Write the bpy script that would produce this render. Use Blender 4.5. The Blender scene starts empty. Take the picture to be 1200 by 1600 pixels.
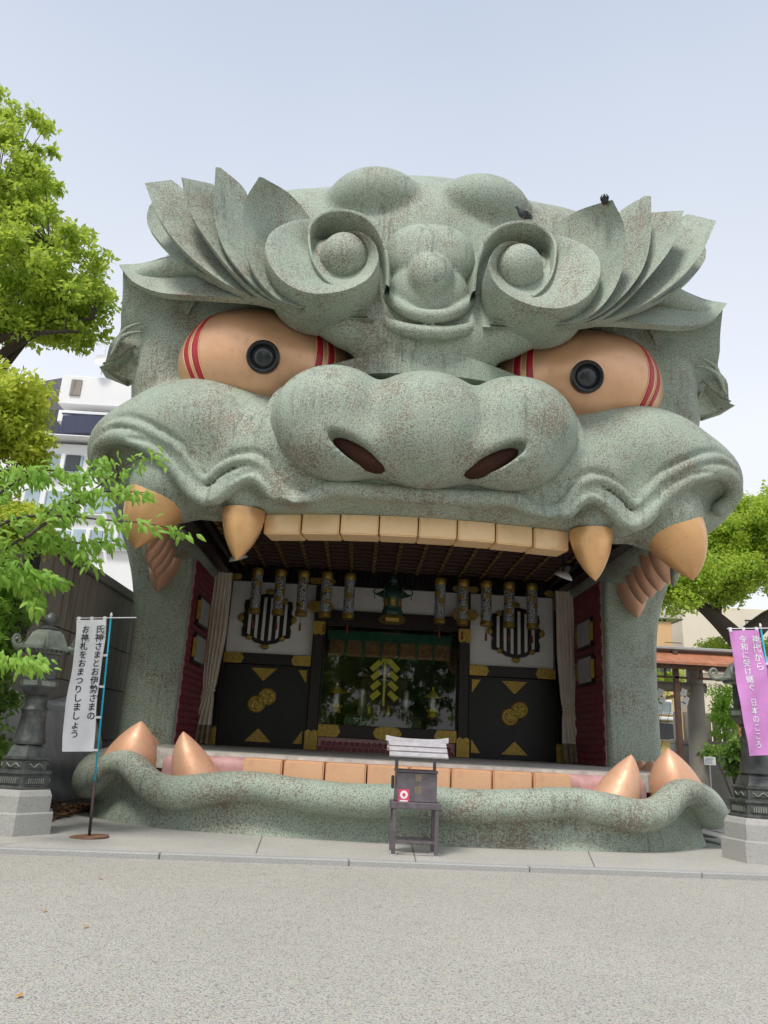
import bpy, bmesh, math, random
import numpy as np
from mathutils import Vector, Matrix
random.seed(7); rng = np.random.default_rng(7)
scene = bpy.context.scene
COL = scene.collection
R = math.radians

# ------------------------------------------------------------------ camera, sky, sun, exposure
FPX, CAMX, CAMY, CAMZ = 1180.0, -0.9, -13.0, 1.6
YAW, PITCH, ROLL = R(1.19), R(16.9), R(2.95)
_fw = Vector((math.sin(YAW)*math.cos(PITCH), math.cos(YAW)*math.cos(PITCH), math.sin(PITCH)))
_r0 = Vector((math.cos(YAW), -math.sin(YAW), 0)); _u0 = _r0.cross(_fw)
CR = _r0*math.cos(ROLL)+_u0*math.sin(ROLL); CU = -_r0*math.sin(ROLL)+_u0*math.cos(ROLL)
cam = bpy.data.cameras.new('camera'); camo = bpy.data.objects.new('camera', cam); COL.objects.link(camo)
cam.sensor_fit = 'VERTICAL'; cam.sensor_height = 36; cam.lens = 36*FPX/1600; cam.clip_end = 2000; cam.clip_start = .05
camo.matrix_world = Matrix(((CR.x, CU.x, -_fw.x, CAMX), (CR.y, CU.y, -_fw.y, CAMY), (CR.z, CU.z, -_fw.z, CAMZ), (0, 0, 0, 1)))
scene.camera = camo

SUN_EL, SUN_AZ = 58, 205          # azimuth: compass style, direction the light comes FROM (0 = +Y, 90 = +X)
W = bpy.data.worlds.new('World'); scene.world = W; W.use_nodes = True
wn = W.node_tree.nodes; wl = W.node_tree.links
sky = wn.new('ShaderNodeTexSky'); sky.sky_type = 'NISHITA'; sky.sun_disc = False
sky.sun_elevation = R(SUN_EL); sky.sun_rotation = R(SUN_AZ); sky.dust_density = 4; sky.air_density = 1.0; sky.ozone_density = 1.0
wmix = wn.new('ShaderNodeMix'); wmix.data_type = 'RGBA'; wmix.inputs['Factor'].default_value = .8
wl.new(sky.outputs[0], wmix.inputs[6])
# thin bright overcast veil, whiter and brighter towards the horizon all round
wtc = wn.new('ShaderNodeTexCoord'); wsep = wn.new('ShaderNodeSeparateXYZ'); wl.new(wtc.outputs['Generated'], wsep.inputs[0])
wr = wn.new('ShaderNodeValToRGB'); wl.new(wsep.outputs['Z'], wr.inputs[0]); we = wr.color_ramp.elements
we[0].position = 0; we[0].color = (1.0, 1.0, 1.0, 1); we[1].position = .85; we[1].color = (.56, .63, .76, 1)
e_ = we.new(.38); e_.color = (.93, .955, 1.0, 1)
wsc = wn.new('ShaderNodeMix'); wsc.data_type = 'RGBA'; wsc.blend_type = 'MULTIPLY'; wsc.inputs[0].default_value = 1; wl.new(wr.outputs[0], wsc.inputs[6]); wsc.inputs[7].default_value = (7.9, 7.9, 7.9, 1); 
wno = wn.new('ShaderNodeTexNoise'); wno.inputs['Scale'].default_value = 1.6; wno.inputs['Detail'].default_value = 3; wl.new(wtc.outputs['Generated'], wno.inputs['Vector'])
wr2 = wn.new('ShaderNodeValToRGB'); wl.new(wno.outputs[0], wr2.inputs[0]); wr2.color_ramp.elements[0].position = .35; wr2.color_ramp.elements[0].color = (.90, .915, .94, 1); wr2.color_ramp.elements[1].position = .68; wr2.color_ramp.elements[1].color = (1, 1, 1, 1)
wcl = wn.new('ShaderNodeMix'); wcl.data_type = 'RGBA'; wcl.blend_type = 'MULTIPLY'; wcl.inputs[0].default_value = 1; wl.new(wsc.outputs[2], wcl.inputs[6]); wl.new(wr2.outputs[0], wcl.inputs[7]); wl.new(wcl.outputs[2], wmix.inputs[7])
wl.new(wmix.outputs[2], wn['Background'].inputs['Color']); wn['Background'].inputs['Strength'].default_value = .076

sl = bpy.data.lights.new('sun', 'SUN'); so = bpy.data.objects.new('sun', sl); COL.objects.link(so)
sl.energy = 1.5; sl.angle = R(14); sl.color = (1, .96, .9)
_sd = Vector((math.sin(R(SUN_AZ))*math.cos(R(SUN_EL)), math.cos(R(SUN_AZ))*math.cos(R(SUN_EL)), math.sin(R(SUN_EL))))
so.rotation_euler = _sd.to_track_quat('Z', 'Y').to_euler(); so.location = (0, -20, 30)
vs = scene.view_settings; vs.view_transform = 'Standard'; vs.look = 'None'; vs.exposure = .98; vs.gamma = 1; vs.use_curve_mapping = False

# ------------------------------------------------------------------ photo pixel -> place
CAMP = Vector((CAMX, CAMY, CAMZ))
def ray(px, py): return _fw+CR*((px-600)/FPX)+CU*((800-py)/FPX)
def atY(px, py, Y): d = ray(px, py); return CAMP+d*((Y-CAMY)/d.y)
def atZ(px, py, Z): d = ray(px, py); return CAMP+d*((Z-CAMZ)/d.z)
def atX(px, py, X): d = ray(px, py); return CAMP+d*((X-CAMX)/d.x)

# ------------------------------------------------------------------ materials
MATS = {}
def newmat(name):
    m = bpy.data.materials.new(name); m.use_nodes = True; MATS[name] = m
    nt = m.node_tree; b = nt.nodes['Principled BSDF']
    return m, nt, b
def tex(nt, kind, scale, detail=2., rough=.5, vec=None, stretch=None, **kw):
    n = nt.nodes.new('ShaderNodeTexNoise' if kind == 'noise' else 'ShaderNodeTexVoronoi')
    n.inputs['Scale'].default_value = scale
    if kind == 'noise': n.inputs['Detail'].default_value = detail; n.inputs['Roughness'].default_value = rough
    for k, v in kw.items(): setattr(n, k, v)
    tc = nt.nodes.get('TC') or nt.nodes.new('ShaderNodeTexCoord'); tc.name = 'TC'
    src = tc.outputs['Object']
    if stretch:
        mp = nt.nodes.new('ShaderNodeMapping'); mp.inputs['Scale'].default_value = stretch
        nt.links.new(src, mp.inputs['Vector']); src = mp.outputs[0]
    nt.links.new(src, n.inputs['Vector'])
    return n
def ramp(nt, src, a, b, ca=(0, 0, 0, 1), cb=(1, 1, 1, 1)):
    r = nt.nodes.new('ShaderNodeValToRGB'); e = r.color_ramp.elements
    e[0].position = a; e[1].position = b; e[0].color = ca; e[1].color = cb
    nt.links.new(src, r.inputs[0]); return r.outputs[0]
def mix(nt, fac, a, b, mode='MIX'):
    m = nt.nodes.new('ShaderNodeMix'); m.data_type = 'RGBA'; m.blend_type = mode
    for i, v in ((0, fac), (6, a), (7, b)):
        if hasattr(v, 'is_linked') or hasattr(v, 'links'): nt.links.new(v, m.inputs[i])
        else: m.inputs[i].default_value = v if i == 0 else ((*v, 1) if len(v) == 3 else v)
    return m.outputs[2]
def mul(nt, a, b):
    m = nt.nodes.new('ShaderNodeMath'); m.operation = 'MULTIPLY'
    for i, v in ((0, a), (1, b)):
        if hasattr(v, 'links'): nt.links.new(v, m.inputs[i])
        else: m.inputs[i].default_value = v
    return m.outputs[0]
def bump(nt, b, src, strength=.3, dist=.02):
    n = nt.nodes.new('ShaderNodeBump'); n.inputs['Strength'].default_value = strength; n.inputs['Distance'].default_value = dist
    nt.links.new(src, n.inputs['Height']); nt.links.new(n.outputs[0], b.inputs['Normal'])
def simple(name, col, rough=.6, metal=0., var=.12, scale=6., bmp=0., bscale=60., spec=.5, fine=0., fscale=80.):
    """plain painted / stone / metal surface: base colour with soft blotches, fine grain and a little relief"""
    m, nt, b = newmat(name)
    n = tex(nt, 'noise', scale, 4, .6)
    lo = tuple(c*(1-var) for c in col); hi = tuple(min(1, c*(1+var)) for c in col)
    c = mix(nt, ramp(nt, n.outputs[0], .3, .7), lo, hi)
    if fine:
        f = tex(nt, 'noise', fscale, 2, .6)
        c = mix(nt, mul(nt, ramp(nt, f.outputs[0], .48, .62), fine), c, tuple(x*.35 for x in col))
    nt.links.new(c, b.inputs['Base Color'])
    b.inputs['Roughness'].default_value = rough; b.inputs['Metallic'].default_value = metal
    b.inputs['Specular IOR Level'].default_value = spec
    if bmp: bump(nt, b, tex(nt, 'noise', bscale, 3, .6).outputs[0], bmp)
    return m

def green_paint():
    m, nt, b = newmat('green_flaked_paint')
    big = tex(nt, 'noise', .55, 4, .6); mid = tex(nt, 'noise', 2.6, 4, .65)
    base = mix(nt, ramp(nt, big.outputs[0], .35, .68), (.315, .38, .305), (.42, .48, .395))
    base = mix(nt, mul(nt, ramp(nt, mid.outputs[0], .45, .72), .55), base, (.34, .43, .36))
    # pale beige weathering in broad patches
    pale = tex(nt, 'noise', 1.1, 5, .65)
    base = mix(nt, mul(nt, ramp(nt, pale.outputs[0], .55, .8), .5), base, (.44, .425, .34))
    # reddish brown flecks where the paint has come off, denser in patches
    fl = tex(nt, 'noise', 30, 4, .75); dens = tex(nt, 'noise', .9, 3, .6)
    add = nt.nodes.new('ShaderNodeMath'); add.operation = 'MULTIPLY_ADD'
    nt.links.new(dens.outputs[0], add.inputs[0]); add.inputs[1].default_value = .5; nt.links.new(fl.outputs[0], add.inputs[2])
    base = mix(nt, mul(nt, ramp(nt, add.outputs[0], .79, .85), .8), base, (.22, .125, .085))
    # dark crackle
    cr = tex(nt, 'noise', 54, 3, .7)
    base = mix(nt, mul(nt, ramp(nt, cr.outputs[0], .515, .58), .74), base, (.09, .105, .085))
    vo = tex(nt, 'voronoi', 52, feature='F1')
    base = mix(nt, mul(nt, ramp(nt, vo.outputs['Distance'], .12, .22, (1, 1, 1, 1), (0, 0, 0, 1)), .45), base, (.60, .66, .58))
    # rain streaks
    st = tex(nt, 'noise', 2.6, 5, .75, stretch=(3.4, 3.4, .12)); st2 = tex(nt, 'noise', .45, 2, .5)
    base = mix(nt, mul(nt, mul(nt, ramp(nt, st.outputs[0], .53, .68), ramp(nt, st2.outputs[0], .42, .58)), .75), base, (.10, .115, .09))
    nt.links.new(base, b.inputs['Base Color']); b.inputs['Roughness'].default_value = .62; b.inputs['Specular IOR Level'].default_value = .35
    hs = nt.nodes.new('ShaderNodeMath'); hs.operation = 'ADD'; nt.links.new(fl.outputs[0], hs.inputs[0]); nt.links.new(cr.outputs[0], hs.inputs[1])
    bump(nt, b, hs.outputs[0], .55, .012)
    return m
green_paint()
def gold_paint(name, a, c2, rough=.34, metal=.55):
    m, nt, b = newmat(name)
    n = tex(nt, 'noise', 1.3, 4, .6); n2 = tex(nt, 'noise', 7, 4, .65)
    c = mix(nt, ramp(nt, n.outputs[0], .3, .7), a, c2)
    c = mix(nt, mul(nt, ramp(nt, n2.outputs[0], .55, .8), .35), c, tuple(x*.62 for x in a))
    nt.links.new(c, b.inputs['Base Color']); b.inputs['Metallic'].default_value = metal
    rr = ramp(nt, n2.outputs[0], .3, .8, (rough*.8,)*3+(1,), (rough*1.45,)*3+(1,)); nt.links.new(rr, b.inputs['Roughness'])
    bump(nt, b, n2.outputs[0], .06, .02)
    return m
gold_paint('fang_gold', (.66, .375, .16), (.75, .45, .22), .36, .45)
gold_paint('fang_copper', (.64, .34, .20), (.74, .44, .29), .5, .3)
gold_paint('eye_gold', (.66, .37, .20), (.74, .45, .28), .36, .4)
gold_paint('tooth_gold', (.84, .58, .30), (.87, .62, .36), .42, .3)
gold_paint('tooth_copper', (.70, .40, .22), (.76, .46, .28), .42, .35)
gold_paint('molar_copper', (.62, .34, .22), (.70, .42, .28), .36, .35)
simple('band_red', (.42, .012, .03), .4)
simple('pupil_black', (.012, .012, .014), .25)
simple('pupil_glass', (.03, .035, .04), .12)
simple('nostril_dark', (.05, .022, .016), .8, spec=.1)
# ------------------------------------------------------------------ objects
def link(o, parent=None):
    COL.objects.link(o)
    if parent: o.parent = parent
    return o
def thing(name, label, cat, loc=(0, 0, 0), rz=0., group=None):
    o = bpy.data.objects.new(name, None); COL.objects.link(o); o.location = loc; o.rotation_euler = (0, 0, rz)
    o.empty_display_size = .2
    return tag(o, label, cat, group)
def tag(o, label=None, cat=None, group=None, kind=None):
    if label: o['label'] = label
    if cat: o['category'] = cat
    if group: o['group'] = group
    if kind: o['kind'] = kind
    return o
def copy_tree(o, parent=None):
    c = o.copy(); COL.objects.link(c); c.parent = parent
    for ch in [x for x in KIDS(o)]: copy_tree(ch, c)
    return c
def KIDS(o): return [x for x in bpy.data.objects if x.parent == o]
def mesh_obj(name, verts, faces, mat, parent=None, smooth=True, sharp=None):
    me = bpy.data.meshes.new(name)
    if isinstance(verts, np.ndarray) and isinstance(faces, np.ndarray) and len(faces):
        n = len(faces); k = faces.shape[1]
        me.vertices.add(len(verts)); me.vertices.foreach_set('co', verts.astype(np.float32).ravel())
        me.loops.add(n*k); me.loops.foreach_set('vertex_index', faces.astype(np.int32).ravel())
        me.polygons.add(n); me.polygons.foreach_set('loop_start', np.arange(0, n*k, k, dtype=np.int32))
        me.update(calc_edges=True)
    else:
        me.from_pydata([tuple(v) for v in verts], [], [tuple(f) for f in faces]); me.update()
    if mat: me.materials.append(MATS[mat])
    if smooth: me.polygons.foreach_set('use_smooth', [True]*len(me.polygons))
    if sharp: me.set_sharp_from_angle(angle=R(sharp))
    o = bpy.data.objects.new(name, me); return link(o, parent)

class MB:
    """collects shapes into ONE mesh"""
    def __init__(s): s.v = []; s.f = []
    def add(s, v, f, M=None):
        o = len(s.v); s.v += [tuple((M @ Vector(p)) if M else p) for p in v]; s.f += [tuple(i+o for i in q) for q in f]; return s
    def box(s, c, d, rz=0., M=None, bev=0.):
        x, y, z = d[0]/2, d[1]/2, d[2]/2
        if bev:
            b = min(bev, x*.9, y*.9, z*.9); vs = []; 
            bm = bmesh.new(); bmesh.ops.create_cube(bm, size=1.)
            for v in bm.verts: v.co = Vector((v.co.x*d[0], v.co.y*d[1], v.co.z*d[2]))
            bmesh.ops.bevel(bm, geom=list(bm.edges), offset=b, segments=1, affect='EDGES')
            bm.verts.index_update(); vs = [tuple(v.co) for v in bm.verts]; fs = [[v.index for v in f.verts] for f in bm.faces]; bm.free()
        else:
            vs = [(-x, -y, -z), (x, -y, -z), (x, y, -z), (-x, y, -z), (-x, -y, z), (x, -y, z), (x, y, z), (-x, y, z)]
            fs = [(0, 3, 2, 1), (4, 5, 6, 7), (0, 1, 5, 4), (1, 2, 6, 5), (2, 3, 7, 6), (3, 0, 4, 7)]
        T = Matrix.Translation(c) @ Matrix.Rotation(rz, 4, 'Z')
        return s.add(vs, fs, (M @ T) if M else T)
    def lathe(s, prof, n=24, c=(0, 0, 0), M=None, cap=True, sq=None):
        """prof: list of (r, z); sq: polygonal (n-gon) phase offset"""
        vs = []; fs = []; ph = sq or 0.
        for r, z in prof:
            for i in range(n):
                a = 2*math.pi*i/n+ph; vs.append((c[0]+r*math.cos(a), c[1]+r*math.sin(a), c[2]+z))
        for k in range(len(prof)-1):
            for i in range(n):
                j = (i+1) % n; fs.append((k*n+i, k*n+j, (k+1)*n+j, (k+1)*n+i))
        if cap: fs.append(tuple(range(n-1, -1, -1))); b = (len(prof)-1)*n; fs.append(tuple(b+i for i in range(n)))
        return s.add(vs, fs, M)
    def tube(s, pts, rad, n=8, cap=True):
        pts = [Vector(p) for p in pts]; m = len(pts)
        if not hasattr(rad, '__len__'): rad = [rad]*m
        vs = []; fs = []; up = None
        for k in range(m):
            t = (pts[min(k+1, m-1)]-pts[max(k-1, 0)]).normalized()
            if up is None: up = Vector((0, 0, 1)) if abs(t.z) < .9 else Vector((1, 0, 0))
            a = t.cross(up).normalized(); b = a.cross(t).normalized(); up = b
            for i in range(n):
                g = 2*math.pi*i/n; vs.append(tuple(pts[k]+a*(rad[k]*math.cos(g))+b*(rad[k]*math.sin(g))))
        for k in range(m-1):
            for i in range(n):
                j = (i+1) % n; fs.append((k*n+i, k*n+j, (k+1)*n+j, (k+1)*n+i))
        if cap: fs.append(tuple(range(n-1, -1, -1))); b = (m-1)*n; fs.append(tuple(b+i for i in range(n)))
        return s.add(vs, fs)
    def prism(s, poly, y0, y1, M=None):
        """polygon in x,z extruded from y0 to y1"""
        n = len(poly); vs = [(x, y0, z) for x, z in poly]+[(x, y1, z) for x, z in poly]
        fs = [tuple(range(n)), tuple(range(2*n-1, n-1, -1))]+[((i+1) % n, i, i+n, (i+1) % n+n) for i in range(n)]
        return s.add(vs, fs, M)
    def loft(s, rows, closed=False):
        m = len(rows[0]); vs = [tuple(p) for r in rows for p in r]; fs = []
        for k in range(len(rows)-1):
            for i in range(m if closed else m-1):
                j = (i+1) % m; fs.append((k*m+i, k*m+j, (k+1)*m+j, (k+1)*m+i))
        return s.add(vs, fs)
    def build(s, name, mat, parent=None, smooth=False, sharp=None, recalc=True):
        o = mesh_obj(name, s.v, s.f, mat, parent, smooth or bool(sharp), None)
        if recalc:
            bm = bmesh.new(); bm.from_mesh(o.data); bmesh.ops.recalc_face_normals(bm, faces=bm.faces); bm.to_mesh(o.data); bm.free()
        if sharp: o.data.set_sharp_from_angle(angle=R(sharp))
        return o
def mirror_x(o, name, parent=None):
    """a mirrored twin with its own mesh"""
    me = o.data.copy(); co = np.empty(len(me.vertices)*3, np.float32); me.vertices.foreach_get('co', co); co[0::3] *= -1
    me.vertices.foreach_set('co', co); me.flip_normals(); me.update()
    c = bpy.data.objects.new(name, me); c.location = o.location*1; c.location.x *= -1
    return link(c, parent)
def spline(pts, n):
    """Catmull-Rom through pts, n samples, even by chord length"""
    P = np.array([tuple(p) for p in pts], float); d = np.r_[0, np.cumsum(np.linalg.norm(np.diff(P, axis=0), axis=1))]
    Q = np.vstack([2*P[0]-P[1], P, 2*P[-1]-P[-2]]); out = []
    for t in np.linspace(0, d[-1], n):
        i = min(np.searchsorted(d, t, 'right')-1, len(P)-2); u = (t-d[i])/(d[i+1]-d[i]+1e-9)
        a, b, c, e = Q[i], Q[i+1], Q[i+2], Q[i+3]
        out.append(.5*(2*b+(c-a)*u+(2*a-5*b+4*c-e)*u*u+(3*b-a-3*c+e)*u**3))
    return np.array(out)

# ------------------------------------------------------------------ sculpting by distance fields
class Field:
    """half field (x >= 0), mirrored when meshed"""
    def __init__(s, x1, y0, y1, z0, z1, h):
        s.h = h; s.o = np.array([h/2, y0, z0])
        s.x = (np.arange(int(x1/h))*h+h/2).astype(np.float32); s.y = np.arange(y0, y1, h, dtype=np.float32); s.z = np.arange(z0, z1, h, dtype=np.float32)
        s.d = np.full((len(s.x), len(s.y), len(s.z)), 9., np.float32)
    def sub(s, lo, hi):
        sl = []; 
        for a, l, u in ((s.x, lo[0], hi[0]), (s.y, lo[1], hi[1]), (s.z, lo[2], hi[2])):
            i0 = max(0, np.searchsorted(a, l)); i1 = min(len(a), np.searchsorted(a, u)); sl.append(slice(i0, max(i0, i1)))
        sl = tuple(sl)
        return sl, s.x[sl[0]][:, None, None], s.y[sl[1]][None, :, None], s.z[sl[2]][None, None, :]
    def join(s, sl, v, k, op):
        a = s.d[sl]
        if op == 'add': h = np.maximum(k-np.abs(a-v), 0)/k; s.d[sl] = np.minimum(a, v)-h*h*k*.25
        elif op == 'cut': v = -v; h = np.maximum(k-np.abs(a-v), 0)/k; s.d[sl] = np.maximum(a, v)+h*h*k*.25
    def ell(s, c, r, k=.2, op='add', rot=None, p=2.):
        m = max(r)+k+.5
        sl, x, y, z = s.sub((c[0]-m, c[1]-m, c[2]-m), (c[0]+m, c[1]+m, c[2]+m))
        x = x-c[0]; y = y-c[1]; z = z-c[2]
        if rot is not None:   # rot: 3x3, world -> local
            A = np.array(rot, np.float32)
            x, y, z = A[0, 0]*x+A[0, 1]*y+A[0, 2]*z, A[1, 0]*x+A[1, 1]*y+A[1, 2]*z, A[2, 0]*x+A[2, 1]*y+A[2, 2]*z
        if p == 2.:
            k0 = np.sqrt((x/r[0])**2+(y/r[1])**2+(z/r[2])**2); k1 = np.sqrt((x/r[0]**2)**2+(y/r[1]**2)**2+(z/r[2]**2)**2)
            v = np.where(k0 > 1e-4, k0*(k0-1)/np.maximum(k1, 1e-4), -min(r))
        else:
            k0 = (np.abs(x/r[0])**p+np.abs(y/r[1])**p+np.abs(z/r[2])**p)**(1/p)
            v = (k0-1)*np.sqrt(x*x+y*y+z*z)/np.maximum(k0, 1e-4)
        s.join(sl, v.astype(np.float32), k, op)
    def box(s, c, hd, rnd, k=.2, op='add'):
        m = k+.5
        sl, x, y, z = s.sub([c[i]-hd[i]-m for i in range(3)], [c[i]+hd[i]+m for i in range(3)])
        qx = np.abs(x-c[0])-hd[0]+rnd; qy = np.abs(y-c[1])-hd[1]+rnd; qz = np.abs(z-c[2])-hd[2]+rnd
        v = np.sqrt(np.maximum(qx, 0)**2+np.maximum(qy, 0)**2+np.maximum(qz, 0)**2)+np.minimum(np.maximum(qx, np.maximum(qy, qz)), 0)-rnd
        s.join(sl, v.astype(np.float32), k, op)
    def tube(s, pts, rad, k=.1, op='add', margin=.5):
        """pts (n,3), radius per point; union of round cones, joined once"""
        P = np.array(pts, np.float32); n = len(P); rad = np.broadcast_to(np.asarray(rad, np.float32), (n,))
        m = float(rad.max())+k+margin
        lo = P.min(0)-m; hi = P.max(0)+m; sl, X, Y, Z = s.sub(lo, hi); v = np.full(s.d[sl].shape, 9., np.float32)
        for i in range(n-1):
            a, b = P[i], P[i+1]; lo = np.minimum(a, b)-m; hi = np.maximum(a, b)+m
            s2, x, y, z = s.sub(lo, hi); o = tuple(slice(s2[j].start-sl[j].start, s2[j].stop-sl[j].start) for j in range(3))
            ab = b-a; L = float(ab@ab)+1e-9
            t = np.clip(((x-a[0])*ab[0]+(y-a[1])*ab[1]+(z-a[2])*ab[2])/L, 0, 1)
            d = np.sqrt((x-a[0]-t*ab[0])**2+(y-a[1]-t*ab[1])**2+(z-a[2]-t*ab[2])**2)-(rad[i]+(rad[i+1]-rad[i])*t)
            v[o] = np.minimum(v[o], d)
        s.join(sl, v, k, op)
    def at(s, p):
        q = (np.array([abs(p[0]), p[1], p[2]])-s.o)/s.h; i = np.clip(np.floor(q).astype(int), 0, np.array(s.d.shape)-2); f = np.clip(q-i, 0, 1); a = s.d[i[0]:i[0]+2, i[1]:i[1]+2, i[2]:i[2]+2]
        a = a[0]*(1-f[0])+a[1]*f[0]; a = a[0]*(1-f[1])+a[1]*f[1]; return a[0]*(1-f[2])+a[1]*f[2]
    def snap(s, px, py, guess):
        """the spot of the sculpted surface that the photo shows at this pixel (left half)"""
        d = ray(px, py); y = s.y[0]+.05
        while y < guess+.9:
            p = CAMP+d*((y-CAMY)/d.y)
            if s.at(p) < 0: break
            y += .02
        else: p = atY(px, py, guess)
        return (abs(p.x), p.y, p.z)
    def mesh(s, smooth=2, mirror=True):
        d = np.concatenate([s.d[::-1], s.d], 0) if mirror else s.d
        d = np.pad(d, 1, constant_values=9.) ; h = s.h
        o = np.array([s.o[0]-(len(s.x)*h if mirror else 0), s.o[1], s.o[2]])-h
        S = d < 0
        n = np.array(d.shape)-1
        cnt = np.zeros(tuple(n), np.int8)
        for i in (0, 1):
            for j in (0, 1):
                for k in (0, 1): cnt += S[i:i+n[0], j:j+n[1], k:k+n[2]]
        I = np.argwhere((cnt > 0) & (cnt < 8)); acc = np.zeros((len(I), 3)); num = np.zeros(len(I))
        corners = [(i, j, k) for i in (0, 1) for j in (0, 1) for k in (0, 1)]
        val = {c: d[I[:, 0]+c[0], I[:, 1]+c[1], I[:, 2]+c[2]] for c in corners}
        for c in corners:
            for ax in range(3):
                if c[ax]: continue
                e = list(c); e[ax] = 1; e = tuple(e); a, b = val[c], val[e]; m = (a < 0) != (b < 0)
                t = np.where(m, a/np.where(m, a-b, 1), 0); p = np.array(c, float)[None, :].repeat(len(I), 0); p[:, ax] += t
                acc[m] += p[m]; num += m
        V = (I+acc/num[:, None])*h+o
        idx = np.full(tuple(n), -1, np.int32); idx[I[:, 0], I[:, 1], I[:, 2]] = np.arange(len(I)); F = []
        for ax in range(3):
            u, w = (ax+1) % 3, (ax+2) % 3
            a = np.take(S, range(0, d.shape[ax]-1), ax); b = np.take(S, range(1, d.shape[ax]), ax)
            E = np.argwhere(a != b); E = E[(E[:, u] > 0) & (E[:, w] > 0) & (E[:, u] < d.shape[u]-1) & (E[:, w] < d.shape[w]-1)]
            ins = a[E[:, 0], E[:, 1], E[:, 2]]
            q = []
            for du, dw in ((-1, -1), (0, -1), (0, 0), (-1, 0)):
                c = E.copy(); c[:, u] += du; c[:, w] += dw; q.append(idx[c[:, 0], c[:, 1], c[:, 2]])
            q = np.stack(q, 1); q[~ins] = q[~ins][:, ::-1]; F.append(q)
        F = np.concatenate(F); F = F[(F >= 0).all(1)]
        for _ in range(smooth):
            A = np.zeros_like(V); c = np.zeros(len(V))
            for a, b in ((0, 1), (1, 2), (2, 3), (3, 0)):
                for q, r in ((a, b), (b, a)):
                    for ax in range(3): A[:, ax] += np.bincount(F[:, q], V[F[:, r], ax], len(V))
                    c += np.bincount(F[:, q], None, len(V))
            V = V*.45+.55*A/np.maximum(c, 1)[:, None]
        return V, F
# ================================================================== the lion-head stage
LION = thing('lion_head_building', 'giant green lion head stage building with gaping mouth, golden eyes and fangs', 'building')
def L3(px, py, Y): p = atY(px, py, Y); return (abs(p.x), Y, p.z)       # a spot on the left half, as x >= 0
def part(name, V, F, mat, parent=LION, **k): return mesh_obj(name, V, F, mat, parent, **k)
def arrs(o): return o

# --- head: skull, cheeks, muzzle, lips, gums (one sculpted shell)
A = Field(7.8, -1.7, 11.6, 4.9, 14.5, .041)
A.ell((0, 6.5, 8.3), (6.55, 6.3, 5.5), .05, p=3.6)
A.ell((4.5, 2.3, 10.9), (1.65, 1.7, 1.35), .4)
A.ell((1.0, .05, 9.9), (.45, .65, .75), .2)
A.ell((0, 2.3, 11.3), (4.0, 2.45, 2.85), .5, p=2.1)                            # forehead
A.ell((1.1, .85, 12.5), (1.16, 1.2, .8), .12)                            # two forehead bumps
A.ell((2.8, 1.8, 12.2), (1.5, 1.4, 1.15), .5)
A.ell((0, .2, 8.9), (1.6, .75, 1.1), .4)                                     # root of the nose
A.ell((3.15, .1, 8.75), (1.95, 1.3, 1.25), .12, 'cut')                       # eye sockets
# brow ridge over the eye, thinning outwards
A.tube(spline([(0, .2, 9.2), (1.0, -.1, 9.1), (1.6, -.32, 9.12), (2.2, -.42, 9.5), (3.0, -.35, 10.0), (3.6, -.2, 10.28), (4.5, .05, 10.5), (5.4, .45, 10.5), (6.0, .8, 10.5)], 18),
       np.linspace(.52, .2, 18), .4)
A.ell((1.75, .0, 10.3), (1.0, .8, .75), .3)                                # body behind the curl
# temple flaring out to the ears
A.ell((5.15, 2.0, 9.0), (.95, 1.25, 1.7), .5)
# cheeks
A.ell((4.15, 1.35, 7.05), (1.95, 1.85, 1.3), .28)
A.ell((5.1, 2.0, 6.75), (.95, 1.9, 1.1), .4)
A.ell((2.3, .75, 6.55), (1.9, 1.35, 1.2), .5)
A.ell((2.75, .4, 6.55), (1.0, .95, .75), .4)
A.ell((0, .7, 6.35), (2.9, 1.2, 1.05), .35)
# sides of the upper jaw running back to the pillars
A.tube([(5.45, 1.6, 6.85), (5.75, 4, 6.95), (6.0, 7, 6.9), (6.0, 10.5, 6.9)], [.95, .98, .98, .9], .5)
# mouth cavity
A.box((0, 6.9, 4.6), (5.3, 6.2, 2.3), .25, .12, 'cut')
# lip: ridges following the wavy edge
LIP = [(173, 742, .95), (156, 722, .55), (160, 697, .25), (185, 683, 0), (216, 690, -.15), (252, 712, -.25), (284, 746, -.3), (306, 774, -.32), (329, 784, -.34), (353, 768, -.4),
       (375, 750, -.48), (394, 744, -.5), (412, 752, -.52), (430, 774, -.53), (453, 789, -.54), (475, 786, -.55), (500, 772, -.55), (522, 766, -.56), (590, 772, -.6), (662, 778, -.62)]
LIP2 = [(165, 700, .75), (160, 680, .35), (185, 662, .08), (216, 666, -.1), (252, 684, -.22), (280, 704, -.28), (302, 731, -.31), (322, 752, -.34), (342, 735, -.4),
        (370, 720, -.47), (394, 719, -.5), (414, 730, -.52), (432, 757, -.53), (450, 773, -.53), (470, 775, -.5)]
LIP3 = [(200, 676, .0), (234, 684, -.16), (268, 706, -.26), (294, 738, -.31), (325, 768, -.35), (352, 748, -.42), (384, 731, -.49), (404, 733, -.52), (424, 756, -.54), (446, 780, -.55)]
def relax(P, n=2):
    P = P.copy()
    for _ in range(n): P[1:-1, 1] = (P[:-2, 1]+P[1:-1, 1]*2+P[2:, 1])/4
    return P
lp0 = spline([L3(*p) for p in LIP], 80); lp0[-1, 0] = 0
lb = lp0.copy(); lb[:, 1] += .42; lb[:, 2] += .3
A.tube(lb, .36, .4)                                                          # body behind the lip
def ridge(pts, n): return relax(spline(relax(np.array([A.snap(*p) for p in pts]), 1), n), 3)
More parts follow.
